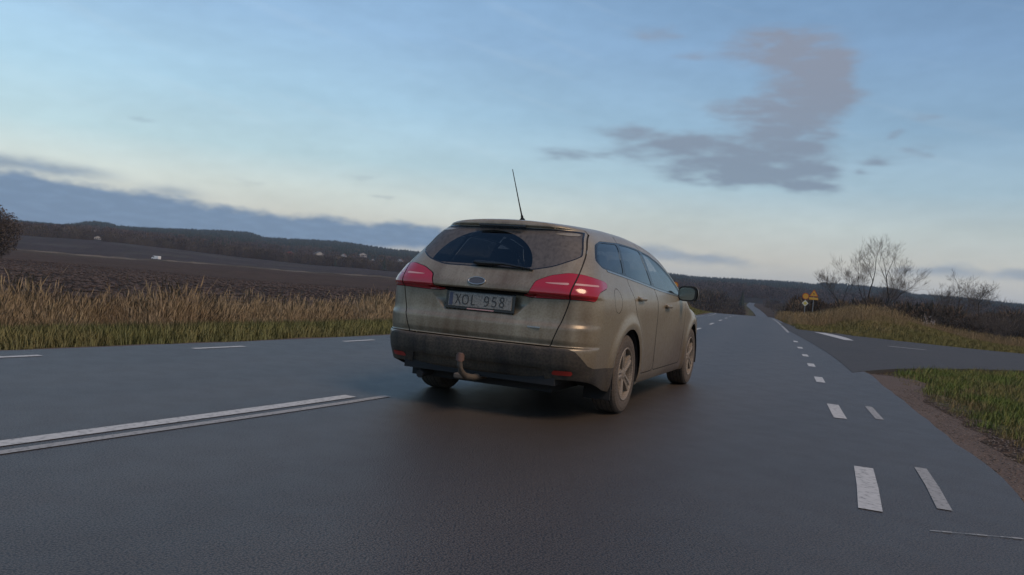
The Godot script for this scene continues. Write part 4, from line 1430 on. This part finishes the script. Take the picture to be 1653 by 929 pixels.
	mb.rbox(Vector3(-0.26, -0.050, -0.004), Vector3(0.26, 0.056, 0.005), 0.004)
	put("plate_face", mb, M.plate, plate)
	mb = MB.new()
	mb.box(Vector3(-0.252, -0.044, 0.0), Vector3(-0.222, 0.050, 0.0058))
	put("blue_field", mb, mat(lin(0.05, 0.06, 0.10), 0.6), plate)
	mb = MB.new()
	mb.box(Vector3(-0.10, -0.066, -0.002), Vector3(0.12, -0.058, 0.0012))
	put("dealer_strip", mb, M.lamp_bar, plate)
	var tx := -0.178
	for ch in "XOL 958":
		if ch != " ":
			var tm := TextMesh.new()
			var sf := SystemFont.new()
			sf.font_names = PackedStringArray(["Droid Sans"])
			tm.font = sf
			tm.font_size = 64
			tm.pixel_size = 0.00165
			tm.depth = 0.002
			tm.text = ch
			tm.material = M.letter
			var lo := share("letter", tm, plate)
			lo.position = Vector3(tx, 0.002, 0.0058)
			lo.scale = Vector3(0.86, 0.98, 1)
		tx += 0.062 if ch != " " else 0.05
	# oval badge and a small script bar
	mb = MB.new()
	var mb2 := MB.new()
	var bz := -rear_z(0.0, 0.972) + 0.004
	for k in 28:
		var t0 := TAU * k / 28.0; var t1 := TAU * (k + 1) / 28.0
		var o0 := Vector3(-0.03 + 0.068 * cos(t0), 0.972 + 0.027 * sin(t0), bz - 0.016 * sin(t0)); var o1 := Vector3(-0.03 + 0.068 * cos(t1), 0.972 + 0.027 * sin(t1), bz - 0.016 * sin(t1))
		mb.tube([o0, o1], [0.005, 0.005], 6, Color.WHITE, false)
		mb2.flat(Vector3(-0.03, 0.972, bz + 0.002), o0, o1, Color.WHITE, Vector3(0, 0, 1))
	var bd := put("badge", mb2, mat(lin(0.075, 0.075, 0.082), 0.4, 0.2), car)
	put("badge_rim", mb, M.chrome, bd)
	mb = MB.new()
	mb.rbox(Vector3(0.40, 0.667, -rear_z(0.45, 0.672) - 0.004), Vector3(0.50, 0.680, -rear_z(0.45, 0.672) + 0.005), 0.003)
	put("model_badge", mb, M.chrome, car)
	# tow bar
	mb = MB.new()
	mb.tube([Vector3(0.02, 0.265, -0.22), Vector3(0.01, 0.262, -0.04), Vector3(0.0, 0.278, 0.07), Vector3(0, 0.32, 0.145), Vector3(0, 0.37, 0.17), Vector3(0, 0.405, 0.172)], [0.024, 0.024, 0.024, 0.022, 0.020, 0.017], 10)
	var tow := put("tow_bar", mb, M.tow, car)
	mb = MB.new()
	mb.tube([Vector3(0, 0.392, 0.172), Vector3(0, 0.402, 0.172), Vector3(0, 0.44, 0.172), Vector3(0, 0.452, 0.172)], [0.018, 0.030, 0.029, 0.018], 12)
	put("ball_cap", mb, mat(lin(0.13, 0.075, 0.06), 0.8), tow)
	mb = MB.new()
	mb.rbox(Vector3(-0.13, 0.245, -0.10), Vector3(-0.04, 0.285, 0.015), 0.012)
	put("socket", mb, M.tow, tow)
	# mud flaps
	for sd in both:
		mb = MB.new()
		mb.rbox(Vector3(0.66 if sd > 0 else -0.875, 0.14, -0.665), Vector3(0.875 if sd > 0 else -0.66, 0.36, -0.650), 0.005)
		put("mud_flap", mb, M.dark, car)

func rear_z(x: float, y: float) -> float:
	var o := Vector3(absf(x), y, 0.9)
	return 0.9 - shoot(o, Vector3(0, 0, -1), 1.2)

func handle_soup(z: float, y: float) -> Soup:
	var s := Soup.new()
	var mb := MB.new()
	var t := shoot(Vector3(0, y, z), Vector3.RIGHT, 1.5)
	var x0 := t + 0.006
	mb.rbox(Vector3(x0, y - 0.016, z), Vector3(x0 + 0.032, y + 0.016, z + 0.19), 0.014)
	mb.rbox(Vector3(x0 - 0.03, y - 0.026, z + 0.03), Vector3(x0 + 0.002, y + 0.024, z + 0.12), 0.01)
	s.p = mb.v; s.n = mb.n
	return s

func wheel(w: Node3D) -> void:
	# axle along +x, outer face towards +x
	var mb := MB.new()
	var prof := [Vector2(-0.10, 0.21), Vector2(-0.102, 0.26), Vector2(-0.098, 0.295), Vector2(-0.082, 0.313), Vector2(-0.05, 0.317), Vector2(0.05, 0.317), Vector2(0.080, 0.313), Vector2(0.096, 0.297), Vector2(0.103, 0.268), Vector2(0.101, 0.235), Vector2(0.096, 0.212)]
	mb.lathe_x(prof, Vector3.ZERO, 56)
	var ty := put("tyre", mb, M.tyre, w)
	mb = MB.new()
	for x in [-0.055, -0.02, 0.02, 0.055]:
		mb.lathe_x([Vector2(x - 0.004, 0.3135), Vector2(x - 0.003, 0.3182), Vector2(x + 0.003, 0.3182), Vector2(x + 0.004, 0.3135)], Vector3.ZERO, 48)
	put("tread_groove", mb, M.tread, ty)
	mb = MB.new()
	mb.lathe_x([Vector2(0.096, 0.214), Vector2(0.102, 0.208), Vector2(0.098, 0.200), Vector2(0.075, 0.193), Vector2(-0.09, 0.185)], Vector3.ZERO, 56)
	put("rim", mb, M.rim, w)
	mb = MB.new()
	mb.lathe_x([Vector2(0.015, 0.0), Vector2(0.015, 0.192)], Vector3.ZERO, 40)
	put("brake_disc", mb, M.dark, w)
	mb = MB.new()
	mb.lathe_x([Vector2(0.090, 0.001), Vector2(0.089, 0.030), Vector2(0.080, 0.052), Vector2(0.072, 0.062), Vector2(0.03, 0.07)], Vector3.ZERO, 30)
	put("hub_cap", mb, M.rim, w)
	for k in 5:
		# each spoke flares towards the rim and has a shallow groove down the middle
		mb = MB.new()
		var a := TAU * k / 5.0 + 0.3
		var u := Vector3(0, cos(a), sin(a)); var t := Vector3(0, -sin(a), cos(a))
		var rows := []
		for i in 7:
			var g := i / 6.0
			var r := lerpf(0.045, 0.198, g)
			var hw := lerpf(0.034, 0.052, g * g)
			var xx := lerpf(0.080, 0.090, sin(g * PI * 0.6))
			var row := []
			for q in [[-1.0, -0.035], [-0.92, 0.0], [-0.35, 0.004], [0.0, -0.010], [0.35, 0.004], [0.92, 0.0], [1.0, -0.035]]:
				row.append(u * r + t * hw * q[0] + Vector3.RIGHT * (xx + q[1]))
			rows.append(row)
		for i in 6:
			for j in 6:
				mb.quad(rows[i][j], rows[i][j + 1], rows[i + 1][j + 1], rows[i + 1][j], Color.WHITE, Vector3.RIGHT * 0.5 + t * (j - 2.5) * 0.4)
		put("spoke", mb, M.rim, w)

# ---------------------------------------------------------------- road signs
func plate_shape(pts: Array, thick: float, z: float) -> MB:
	# flat plate with thickness, facing +z
	var mb := MB.new()
	var c := Vector2.ZERO
	for p in pts: c += p
	c /= pts.size()
	for i in pts.size():
		var a: Vector2 = pts[i]; var b: Vector2 = pts[(i + 1) % pts.size()]
		for s in [0.0, 1.0]:
			mb.flat(Vector3(c.x, c.y, z - thick * s), Vector3(a.x, a.y, z - thick * s), Vector3(b.x, b.y, z - thick * s), Color.WHITE, Vector3(0, 0, 1.0 - 2.0 * s))
		mb.quad(Vector3(a.x, a.y, z), Vector3(b.x, b.y, z), Vector3(b.x, b.y, z - thick), Vector3(a.x, a.y, z - thick), Color.WHITE, Vector3(a.x + b.x - 2 * c.x, a.y + b.y - 2 * c.y, 0))
	return mb

func circle(r: float, at: Vector2, n := 28) -> Array:
	var o := []
	for i in n: o.append(at + Vector2(cos(TAU * i / n), sin(TAU * i / n)) * r)
	return o

func pole(h: float, parent: Node3D) -> void:
	var mb := MB.new()
	mb.tube([Vector3(0, -0.4, -0.05), Vector3(0, h, -0.05)], [0.032, 0.032], 10)
	put("pole", mb, M.galv, parent)

func round_sign(y: float, r: float, parent: Node3D) -> void:
	var s := put("round_sign", plate_shape(circle(r, Vector2(0, y)), 0.02, 0.01), M.sign_red, parent)
	put("sign_face", plate_shape(circle(r * 0.78, Vector2(0, y)), 0.004, 0.015), M.sign_yellow, s)

func build_signs() -> void:
	var d := 66.0
	# pole with the lozenge and a round sign above it
	var x := 25.12
	var g := ground(x, d)
	var t := thing("sign_post", Vector3(x, g, -d), "post carrying a round orange sign above a small yellow diamond sign", "road sign", "", -0.36)
	var yb := 1.80 - g
	pole(yb + 0.3, t)
	round_sign(yb, 0.28, t)
	var y2 := 1.20 - g
	var s := put("diamond_sign", plate_shape([Vector2(0, y2 + 0.27), Vector2(0.27, y2), Vector2(0, y2 - 0.27), Vector2(-0.27, y2)], 0.02, 0.01), M.sign_pale, t)
	put("sign_face", plate_shape([Vector2(0, y2 + 0.17), Vector2(0.17, y2), Vector2(0, y2 - 0.17), Vector2(-0.17, y2)], 0.004, 0.015), M.sign_lemon, s)
	# pole with the warning triangle and the plate under it
	x = 26.2
	g = ground(x, d + 1.0)
	t = thing("sign_post", Vector3(x, g, -d - 1.0), "post carrying an orange warning triangle over a yellow text plate", "road sign", "", -0.36)
	yb = 2.08 - g
	pole(yb + 0.2, t)
	var tr := rounded([Vector2(-0.384, yb - 0.240), Vector2(0.000, yb + 0.400), Vector2(0.384, yb - 0.240)], 0.07)
	s = put("warning_triangle", plate_shape(Array(tr), 0.02, 0.01), M.sign_red, t)
	tr = rounded([Vector2(-0.296, yb - 0.192), Vector2(0.000, yb + 0.300), Vector2(0.296, yb - 0.192)], 0.04)
	put("sign_face", plate_shape(Array(tr), 0.004, 0.015), M.sign_yellow, s)
	put("symbol", plate_shape([Vector2(-0.080, yb - 0.040), Vector2(-0.008, yb + 0.080), Vector2(0.088, yb - 0.096), Vector2(0.016, yb - 0.048)], 0.004, 0.020), M.sign_black, s)
	s = put("text_plate", plate_shape([Vector2(-0.368, yb - 0.320), Vector2(0.368, yb - 0.320), Vector2(0.368, yb - 0.528), Vector2(-0.368, yb - 0.528)], 0.02, 0.01), M.sign_yellow, t)
	put("text_line", plate_shape([Vector2(-0.288, yb - 0.400), Vector2(0.240, yb - 0.400), Vector2(0.240, yb - 0.440), Vector2(-0.288, yb - 0.440)], 0.004, 0.016), M.sign_lemon, s)
	# round sign on the far side, seen past the car
	d = 62.0
	x = 13.05
	g = ground(x, d)
	t = thing("sign_post", Vector3(x, g, -d), "post with one round orange sign left of the road beyond the car", "road sign", "", -0.28)
	yb = 1.82 - g
	pole(yb + 0.2, t)
	round_sign(yb, 0.27, t)

# ---------------------------------------------------------------- trees and shrubs
func limb(mb: MB, tw: MB, p: Vector3, dir: Vector3, len_: float, r: float, depth: int, spread: float, up: float, q: RandomNumberGenerator) -> void:
	var pts := [p]; var rad := [r]
	var cur := p; var dd := dir
	for i in 3:
		dd = (dd + Vector3(q.randf_range(-1, 1), q.randf_range(-0.5, 0.8) + up, q.randf_range(-1, 1)) * 0.16).normalized()
		cur += dd * len_ / 3.0
		pts.append(cur); rad.append(lerpf(r, r * 0.55, (i + 1) / 3.0))
	var into := mb if depth > 2 else tw
	into.tube(pts, rad, 6 if depth > 3 else 4 if depth > 1 else 3, Color.WHITE, false)
	if depth == 0: return
	var n := q.randi_range(3, 4) if depth > 1 else q.randi_range(3, 5)
	for i in n:
		var at := 1.0 if i == 0 else q.randf_range(0.35, 1.0)
		var k := mini(2, int(at * 3.0))
		var s: Vector3 = (pts[k] as Vector3).lerp(pts[k + 1], at * 3.0 - k)
		var side := Vector3(q.randf_range(-1, 1), q.randf_range(-0.35, 0.6), q.randf_range(-1, 1)).normalized()
		var nd := (dd * (1.0 if i == 0 else 0.75) + side * spread * (0.5 if i == 0 else 1.0)).normalized()
		limb(mb, tw, s, nd, len_ * q.randf_range(0.55, 0.82), maxf(rad[3] * (0.95 if i == 0 else 0.62), 0.006), depth - 1, spread, up, q)

func bare_tree(called: String, at: Vector3, h: float, r: float, depth: int, spread: float, up: float, sd: int, label: String, group: String, stems := 1) -> Node3D:
	var q := RandomNumberGenerator.new()
	q.seed = sd
	var t := thing(called, at, label, "tree", group)
	var mb := MB.new(); var tw := MB.new()
	for i in stems:
		var a := TAU * i / stems + q.randf()
		var lean := Vector3(cos(a), 0, sin(a)) * (0.0 if stems == 1 else q.randf_range(0.15, 0.5))
		limb(mb, tw, Vector3(0, -0.15, 0) + lean * 0.3, (Vector3.UP + lean).normalized(), h * 0.36 * q.randf_range(0.85, 1.1), r * (1.0 if stems == 1 else 0.7), depth, spread, up, q)
	put("trunk", mb, M.bark, t)
	put("crown", tw, M.twig, t)
	return t

func at_az(az: float, r: float) -> Vector3:
	var x := sin(deg_to_rad(az)) * r; var d := cos(deg_to_rad(az)) * r
	return Vector3(x, ground(x, d), -d)

func spruce_mesh(sd: int, tiers: int, jag: int) -> MB:
	var q := RandomNumberGenerator.new()
	q.seed = sd
	var mb := MB.new()
	for i in tiers:
		var y0 := 0.10 + 0.80 * i / tiers; var y1 := minf(1.0, y0 + 1.35 / tiers)
		var r := 0.20 * (1.0 - 0.93 * i / tiers)
		var pts := []
		for k in jag:
			var a := TAU * (k + q.randf_range(-0.3, 0.3)) / jag
			var rr := r * (q.randf_range(0.85, 1.2) if k % 2 == 0 else q.randf_range(0.45, 0.65))
			pts.append(Vector3(cos(a) * rr, y0 - (0.02 if k % 2 == 0 else -0.02), sin(a) * rr))
		var tip := Vector3(q.randf_range(-0.01, 0.01), y1, q.randf_range(-0.01, 0.01))
		for k in jag:
			var c := Color.WHITE * q.randf_range(0.75, 1.15)
			mb.flat(pts[k], pts[(k + 1) % jag], tip, c, pts[k] + Vector3(0, 0.05 - y0, 0))
	return mb

func puff_mesh(sd: int, n: int, tall: float) -> MB:
	# a far leafless crown: many small slivers in an upright volume
	var q := RandomNumberGenerator.new()
	q.seed = sd
	var mb := MB.new()
	for i in n:
		var a := q.randf() * TAU
		var u := q.randf()
		var r := 0.32 * sqrt(q.randf()) * (0.55 + 0.9 * sin(PI * clampf(u * 0.85 + 0.12, 0, 1)))
		var p := Vector3(cos(a) * r, 0.08 + u * 0.86, sin(a) * r) * Vector3(1, tall, 1)
		var d := Vector3(cos(a) * q.randf_range(0.1, 0.7), 1.0, sin(a) * q.randf_range(0.1, 0.7)).normalized() * q.randf_range(0.08, 0.2)
		var s := Vector3(q.randf_range(-1, 1), q.randf_range(-0.4, 0.4), q.randf_range(-1, 1)).normalized() * q.randf_range(0.012, 0.04)
		var c := Color.WHITE * q.randf_range(0.65, 1.25)
		mb.flat(p - s, p + s, p + d, c, Vector3(cos(a), 0.6, sin(a)))
	mb.tube([Vector3(0, -0.03, 0), Vector3(0, 0.5 * tall, 0)], [0.025, 0.01], 4, Color.WHITE * 0.8, false)
	return mb

func build_trees() -> void:
	# bare trees that stand above the thicket on the right
	var gr := "bare trees standing in the thicket"
	bare_tree("bare_tree", at_az(24.75, 112), 11.6, 0.17, 6, 0.55, 0.25, 5, "tall bare tree with an upright trunk, left of the tallest pair", gr)
	bare_tree("bare_tree", at_az(25.95, 110), 11.8, 0.17, 6, 0.66, 0.2, 8, "tall bare tree with wide branches, right of the tallest pair", gr)
	bare_tree("bare_tree", at_az(23.55, 116), 9.8, 0.13, 6, 0.6, 0.2, 12, "slender bare tree nearest the road signs, left of the tall pair", gr)
	bare_tree("bare_tree", at_az(29.4, 112), 8.6, 0.13, 6, 0.75, 0.1, 17, "low bare tree with a rounded crown between the tall pair and the broad one", gr)
	bare_tree("bare_tree", at_az(31.0, 108), 9.4, 0.17, 6, 0.85, 0.05, 23, "broad bare tree with a round fan crown near the right edge", gr)
	bare_tree("bare_tree", at_az(26.8, 118), 7.8, 0.10, 6, 0.7, 0.1, 29, "small bare tree close behind the right of the tall pair", gr)
	bare_tree("bare_tree", at_az(30.2, 116), 8.3, 0.10, 6, 0.7, 0.1, 37, "thin bare tree just left of the broad round one", gr)
	# thicket of leafless shrubs
	var protos := []
	for i in 3:
		protos.append(bare_tree("bare_shrub", at_az(31.0 + i * 0.9, 78.0 + i * 4.0), 3.6 + 0.4 * i, 0.05, 4, 0.85, 0.15, 100 + i, "leafless brown shrub in the thicket along the right edge", "leafless shrubs of the thicket", 5))
		protos[i].set_meta("category", "shrub")
	for i in 46:
		var az := rng.randf_range(22.0, 36.0)
		var r := rng.randf_range(72.0, 108.0) if az > 27.5 else rng.randf_range(84.0, 118.0)
		if az > 28.0 and rng.randf() < 0.35: r = rng.randf_range(60.0, 72.0)
		var size := rng.randf_range(0.5, 0.92) * (1.0 if az > 27.0 else 0.9)
		copy(protos[i % 3], at_az(az, r), rng.randf() * TAU, size, "leafless brown shrub in the thicket along the right edge")
	var pf := puff_mesh(301, 260, 1.0)
	var a := []
	for i in 2600:
		var az := rng.randf_range(20.0, 40.0)
		var r := rng.randf_range(82.0, 150.0) if az > 26.0 else rng.randf_range(96.0, 170.0)
		var at := at_az(az, r)
		var s := rng.randf_range(1.0, 2.9) * (1.0 + 0.5 * noise_a.get_noise_2d(az * 0.5, r * 0.03))
		a.append([Transform3D(Basis(Vector3.UP, rng.randf() * TAU).scaled(Vector3(s, s, s)), at), Color(0.115, 0.088, 0.072).lerp(Color(0.150, 0.115, 0.085), rng.randf()) * rng.randf_range(0.6, 1.15)])
	scatter("undergrowth", pf.mesh(M.foliage), a, "brown leafless undergrowth behind the right bank", "undergrowth")
	# pale seed heads in front of the thicket
	for q in [[28.45, 62.0], [25.3, 66.0]]:
		var at := at_az(q[0], q[1])
		var t := thing("pale_weed", at, "pale withered weed clump standing before the thicket" + (", nearer the right edge" if q[0] > 27.0 else ", below the tall bare trees"), "weed")
		var mb := MB.new()
		for i in 16:
			var b := rng.randf() * TAU
			var p := Vector3(cos(b), 0, sin(b)) * rng.randf_range(0.05, 0.6)
			mb.tube([p * 0.4, p + Vector3(0, rng.randf_range(0.6, 1.3), 0)], [0.012, 0.008], 3, Color(0.30, 0.24, 0.20), false)
		put("stems", mb, M.foliage, t)
		mb = MB.new()
		for i in 60:
			var b := rng.randf() * TAU
			var p := Vector3(cos(b) * rng.randf_range(0.05, 0.55), 0.55 + 0.8 * rng.randf() * rng.randf(), sin(b) * 0.4)
			mb.flat(p, p + Vector3(rng.randf_range(-0.06, 0.06), 0.10, 0.02), p + Vector3(0.06, rng.randf_range(-0.03, 0.06), rng.randf_range(-0.06, 0.06)), Color(0.40, 0.34, 0.31))
		put("seed_heads", mb, M.foliage, t)
	# dense brown tree at the left edge of the view
	var lt := thing("hedge_tree", at_az(-34.05, 118.0), "dense brown rounded tree at the far left edge", "tree")
	var q2 := RandomNumberGenerator.new()
	q2.seed = 61
	var mb3 := MB.new(); var tw := MB.new()
	for i in 4:
		limb(mb3, tw, Vector3(0.3 * cos(i * 1.6), -0.2, 0.3 * sin(i * 1.6)), (Vector3.UP + Vector3(cos(i * 1.6), 0, sin(i * 1.6)) * 0.32).normalized(), 2.5, 0.12, 5, 0.8, 0.1, q2)
	put("trunk", mb3, M.bark, lt)
	for i in 9000:
		var p := Vector3(q2.randfn(), q2.randfn(), q2.randfn()).normalized() * pow(q2.randf(), 0.4) * Vector3(3.0, 3.3, 3.0) + Vector3(0, 3.2, 0)
		p *= 1.0 + 0.2 * noise_a.get_noise_3d(p.x * 0.8, p.y * 0.8, p.z * 0.8)
		var s := Vector3(q2.randf_range(-1, 1), q2.randf_range(-1, 1), q2.randf_range(-1, 1)).normalized() * 0.08
		var e := Vector3(q2.randf_range(-1, 1), q2.randf_range(-1, 1), q2.randf_range(-1, 1)).normalized() * 0.22
		tw.flat(p - s, p + s, p + e, Color.WHITE, p - Vector3(0, 3, 0))
	put("crown", tw, M.twig, lt)

# ---------------------------------------------------------------- far country
func house(az: float, el: float, r: float, w: float, h: float, wall: Material, roof: Material, turn: float, label: String) -> void:
	var at := at_az(az, r)
	at.y = maxf(at.y - 1.0, 0.977 + r * tan(deg_to_rad(el)) - h * 0.75)
	var t := thing("house", at, label, "house", "houses on the far slope", turn)
	var dp := w * 0.75
	var mb := MB.new()
	mb.box(Vector3(-w / 2, -6.0, -dp / 2), Vector3(w / 2, h * 0.62, dp / 2))
	for s in [-1, 1]:
		mb.flat(Vector3(-w / 2 * 1.0, h * 0.62, dp / 2 * s), Vector3(w / 2, h * 0.62, dp / 2 * s), Vector3(0, h * 0.97, dp / 2 * s), Color.WHITE, Vector3(0, 0, s))
	put("wall", mb, wall, t)
	mb = MB.new()
	for s in [-1.0, 1.0]:
		var e := Vector3(s * w * 0.55, h * 0.58, 0)
		mb.quad(Vector3(0, h, -dp * 0.55), Vector3(0, h, dp * 0.55), e + Vector3(0, 0, dp * 0.55), e + Vector3(0, 0, -dp * 0.55), Color.WHITE, Vector3(s, 1, 0))
		mb.quad(Vector3(0, h - 0.2, -dp * 0.55), Vector3(0, h - 0.2, dp * 0.55), e + Vector3(0, -0.2, dp * 0.55), e + Vector3(0, -0.2, -dp * 0.55), Color.WHITE, Vector3(-s, -1, 0))
	var rf := put("roof", mb, roof, t)
	mb = MB.new()
	mb.box(Vector3(w * 0.12, h * 0.85, -0.5), Vector3(w * 0.12 + 0.8, h * 1.12, 0.5))
	put("chimney", mb, roof, rf)
	for i in 3:
		mb = MB.new()
		var x := (i - 1) * w * 0.28
		mb.box(Vector3(x - 0.6, h * 0.22, dp / 2 - 0.05), Vector3(x + 0.6, h * 0.46, dp / 2 + 0.06))
		put("window", mb, M.pane, t)

const HOMES := [[-28.45, 1500.0], [-29.5, 1450.0], [-28.4, 1010.0], [-16.2, 1300.0], [-14.2, 1280.0], [-12.45, 1350.0], [-11.1, 1420.0], [-10.35, 1250.0], [-8.35, 1320.0]]

func in_clearing(az: float, r: float) -> bool:
	for q in HOMES:
		if absf(az - q[0]) < 0.42 and r > q[1] - 330.0 and r < q[1] + 12.0: return true
	return false

func build_far() -> void:
	# conifer wood on the hills, leafless wood on the lower slopes
	var cone := spruce_mesh(5, 4, 8)
	var puff := puff_mesh(7, 90, 1.0)
	var con := []; var dec := []; var mid := []
	for i in 52000:
		var az := rng.randf_range(-44.0, 44.0)
		var r := sqrt(rng.randf_range(1000.0 * 1000.0, 2760.0 * 2760.0))
		var x := sin(deg_to_rad(az)) * r; var d := cos(deg_to_rad(az)) * r
		if in_clearing(az, r): continue
		var n := noise_a.get_noise_2d(x * 0.0035, d * 0.0035)
		var hi := smoothstep(1150.0, 1750.0, r + n * 700.0)
		var y := ground(x, d) - 0.6
		if rng.randf() < hi:
			var s := rng.randf_range(10.0, 17.0)
			con.append([Transform3D(Basis(Vector3.UP, rng.randf() * TAU).scaled(Vector3(s * 1.25, s, s * 1.25)), Vector3(x, y, -d)), Color(0.030, 0.048, 0.042).lerp(Color(0.048, 0.058, 0.045), rng.randf()) * rng.randf_range(0.7, 1.2)])
		else:
			var s := rng.randf_range(8.0, 15.0)
			dec.append([Transform3D(Basis(Vector3.UP, rng.randf() * TAU).scaled(Vector3(s * 1.2, s, s * 1.2)), Vector3(x, y, -d)), Color(0.098, 0.075, 0.070).lerp(Color(0.120, 0.096, 0.082), rng.randf()) * rng.randf_range(0.6, 1.15)])
	scatter("conifer_forest", cone.mesh(M.foliage), con, "dark conifer forest along the hill skyline", "forest")
	scatter("leafless_woodland", puff.mesh(M.foliage), dec, "brown leafless woodland on the lower hill slopes", "woodland")
	# nearer belt of trees behind the fields and along the dip of the road
	var fluffy := puff_mesh(9, 200, 1.0)
	for i in 6000:
		var az := rng.randf_range(-44.0, 44.0)
		var right := az > 15.2
		var r := rng.randf_range(830.0, 1080.0)
		if right: r = rng.randf_range(300.0, 900.0)
		elif az > 4.0: r = rng.randf_range(420.0, 1000.0)
		var x := sin(deg_to_rad(az)) * r; var d := cos(deg_to_rad(az)) * r
		if absf(x - XC.at(d)) < 9.0 + r * 0.004 or in_clearing(az, r): continue
		var s := rng.randf_range(5.0, 12.0) * (0.6 if right else 1.0)
		if az < -20.0 and az > -31.0 and rng.randf() < 0.55: s *= 0.55
		mid.append([Transform3D(Basis(Vector3.UP, rng.randf() * TAU).scaled(Vector3(s * 1.1, s, s * 1.1)), Vector3(x, ground(x, d) - 0.3, -d)), Color(0.098, 0.076, 0.068).lerp(Color(0.120, 0.100, 0.074), rng.randf()) * rng.randf_range(0.55, 1.15)])
	scatter("tree_belt", fluffy.mesh(M.foliage), mid, "belt of bare brown trees at the far edge of the fields", "trees")
	# single spruces that stand out
	var sm := spruce_mesh(21, 9, 14)
	var spm := sm.mesh(M.foliage)
	var lab := ["dark spruce beside where the road vanishes", "dark spruce left of the road signs before the hill", "lone dark spruce in the far trees left of the car", "smaller dark spruce among far trees, further left of the car"]
	var k := 0
	for q in [[16.65, 560.0, 15.0], [19.9, 420.0, 9.0], [-9.5, 780.0, 16.0], [-13.0, 800.0, 10.0]]:
		var t := thing("spruce", at_az(q[0], q[1]), lab[k], "tree", "dark spruces among the far trees", k * 1.3)
		var c := MeshInstance3D.new()
		c.mesh = spm
		c.name = "crown"
		t.add_child(c)
		c.scale = Vector3.ONE * q[2]
		var mb := MB.new()
		mb.tube([Vector3(0, -1, 0), Vector3(0, q[2] * 0.5, 0)], [0.3, 0.12], 7)
		put("trunk", mb, M.bark, t)
		c.material_override = mat(lin(0.024, 0.034, 0.024), 0.9)
		k += 1
	# houses
	house(-28.45, 1.18, 1500, 13, 9, M.white_wall, M.grey_roof, 0.3, "pale house high on the far left slope, under the hilltop")
	house(-29.5, 1.05, 1450, 9, 7, M.white_wall, M.roof, -0.4, "small pale house on the far left slope, leftmost of all")
	house(-28.4, 0.60, 1010, 7, 5, M.white_wall, M.roof, 0.5, "small pale house at the foot of the far left slope")
	house(-16.2, 0.80, 1300, 15, 8, M.red_wall, M.roof, 0.2, "long reddish house at the left of the far hamlet")
	house(-14.2, 0.92, 1280, 17, 11, M.white_wall, M.grey_roof, 0.5, "largest white house of the far hamlet")
	house(-12.45, 1.05, 1350, 9, 8, M.white_wall, M.roof, -0.2, "narrow white house right of the largest in the hamlet")
	house(-11.1, 1.25, 1420, 13, 7, M.white_wall, M.roof, 0.4, "pale house highest on the slope of the hamlet")
	house(-10.35, 0.86, 1250, 7, 7, M.white_wall, M.grey_roof, 0.1, "small white house just above the lone spruce")
	house(-8.35, 1.03, 1320, 10, 7, M.white_wall, M.roof, -0.3, "pale house in the hamlet closest to the car")
	# raised pale track across the field
	var tk := MB.new()
	var rows := []
	for i in 90:
		var az := -36.0 + 0.32 * i
		var rr := pchip([-36.0, -33.0, -28.6, -24.9, -19.0, -8.5, 0.0], [440.0, 440.0, 452.0, 440.0, 430.0, 430.0, 430.0], az)
		var hgt := 0.75 + 0.5 * noise_a.get_noise_1d(az * 0.8)
		var row := []
		for q in [[-5.0, -0.2], [-2.5, hgt], [3.0, hgt + 0.05], [6.0, -0.2]]:
			var p := at_az(az, rr + q[0])
			row.append(p + Vector3(0, q[1], 0))
		rows.append(row)
	for i in rows.size() - 1:
		var pale := 0.75 + 0.6 * noise_a.get_noise_1d(i * 0.11)
		for j in 3:
			tk.quad(rows[i][j], rows[i][j + 1], rows[i + 1][j + 1], rows[i + 1][j], Color(0.21, 0.185, 0.155) * pale, Vector3.UP)
	var tr := put("field_track", tk, M.soil)
	kind(tr, "structure")
	# white van on the field track
	var at := at_az(-24.85, 440.5) + Vector3(0, 0.7, 0)
	var v := thing("white_van", at, "small white van on the pale track across the field", "van", "", 1.2)
	var mb := MB.new()
	mb.rbox(Vector3(-0.95, 0.35, -1.4), Vector3(0.95, 2.0, 2.4), 0.15)
	mb.rbox(Vector3(-0.92, 0.35, -2.4), Vector3(0.92, 1.15, -1.2), 0.2)
	put("body", mb, M.white_paint, v)
	mb = MB.new()
	mb.box(Vector3(-0.96, 1.15, -1.2), Vector3(0.96, 1.75, -0.4))
	put("window", mb, M.pane, v)
	for s in [-1, 1]:
		for z in [-1.6, 1.6]:
			mb = MB.new()
			mb.lathe_x([Vector2(-0.1, 0.0), Vector2(-0.1, 0.33), Vector2(0.1, 0.33), Vector2(0.1, 0.0)], Vector3(0.86 * s, 0.33, z), 14)
			put("wheel", mb, M.tread, v)
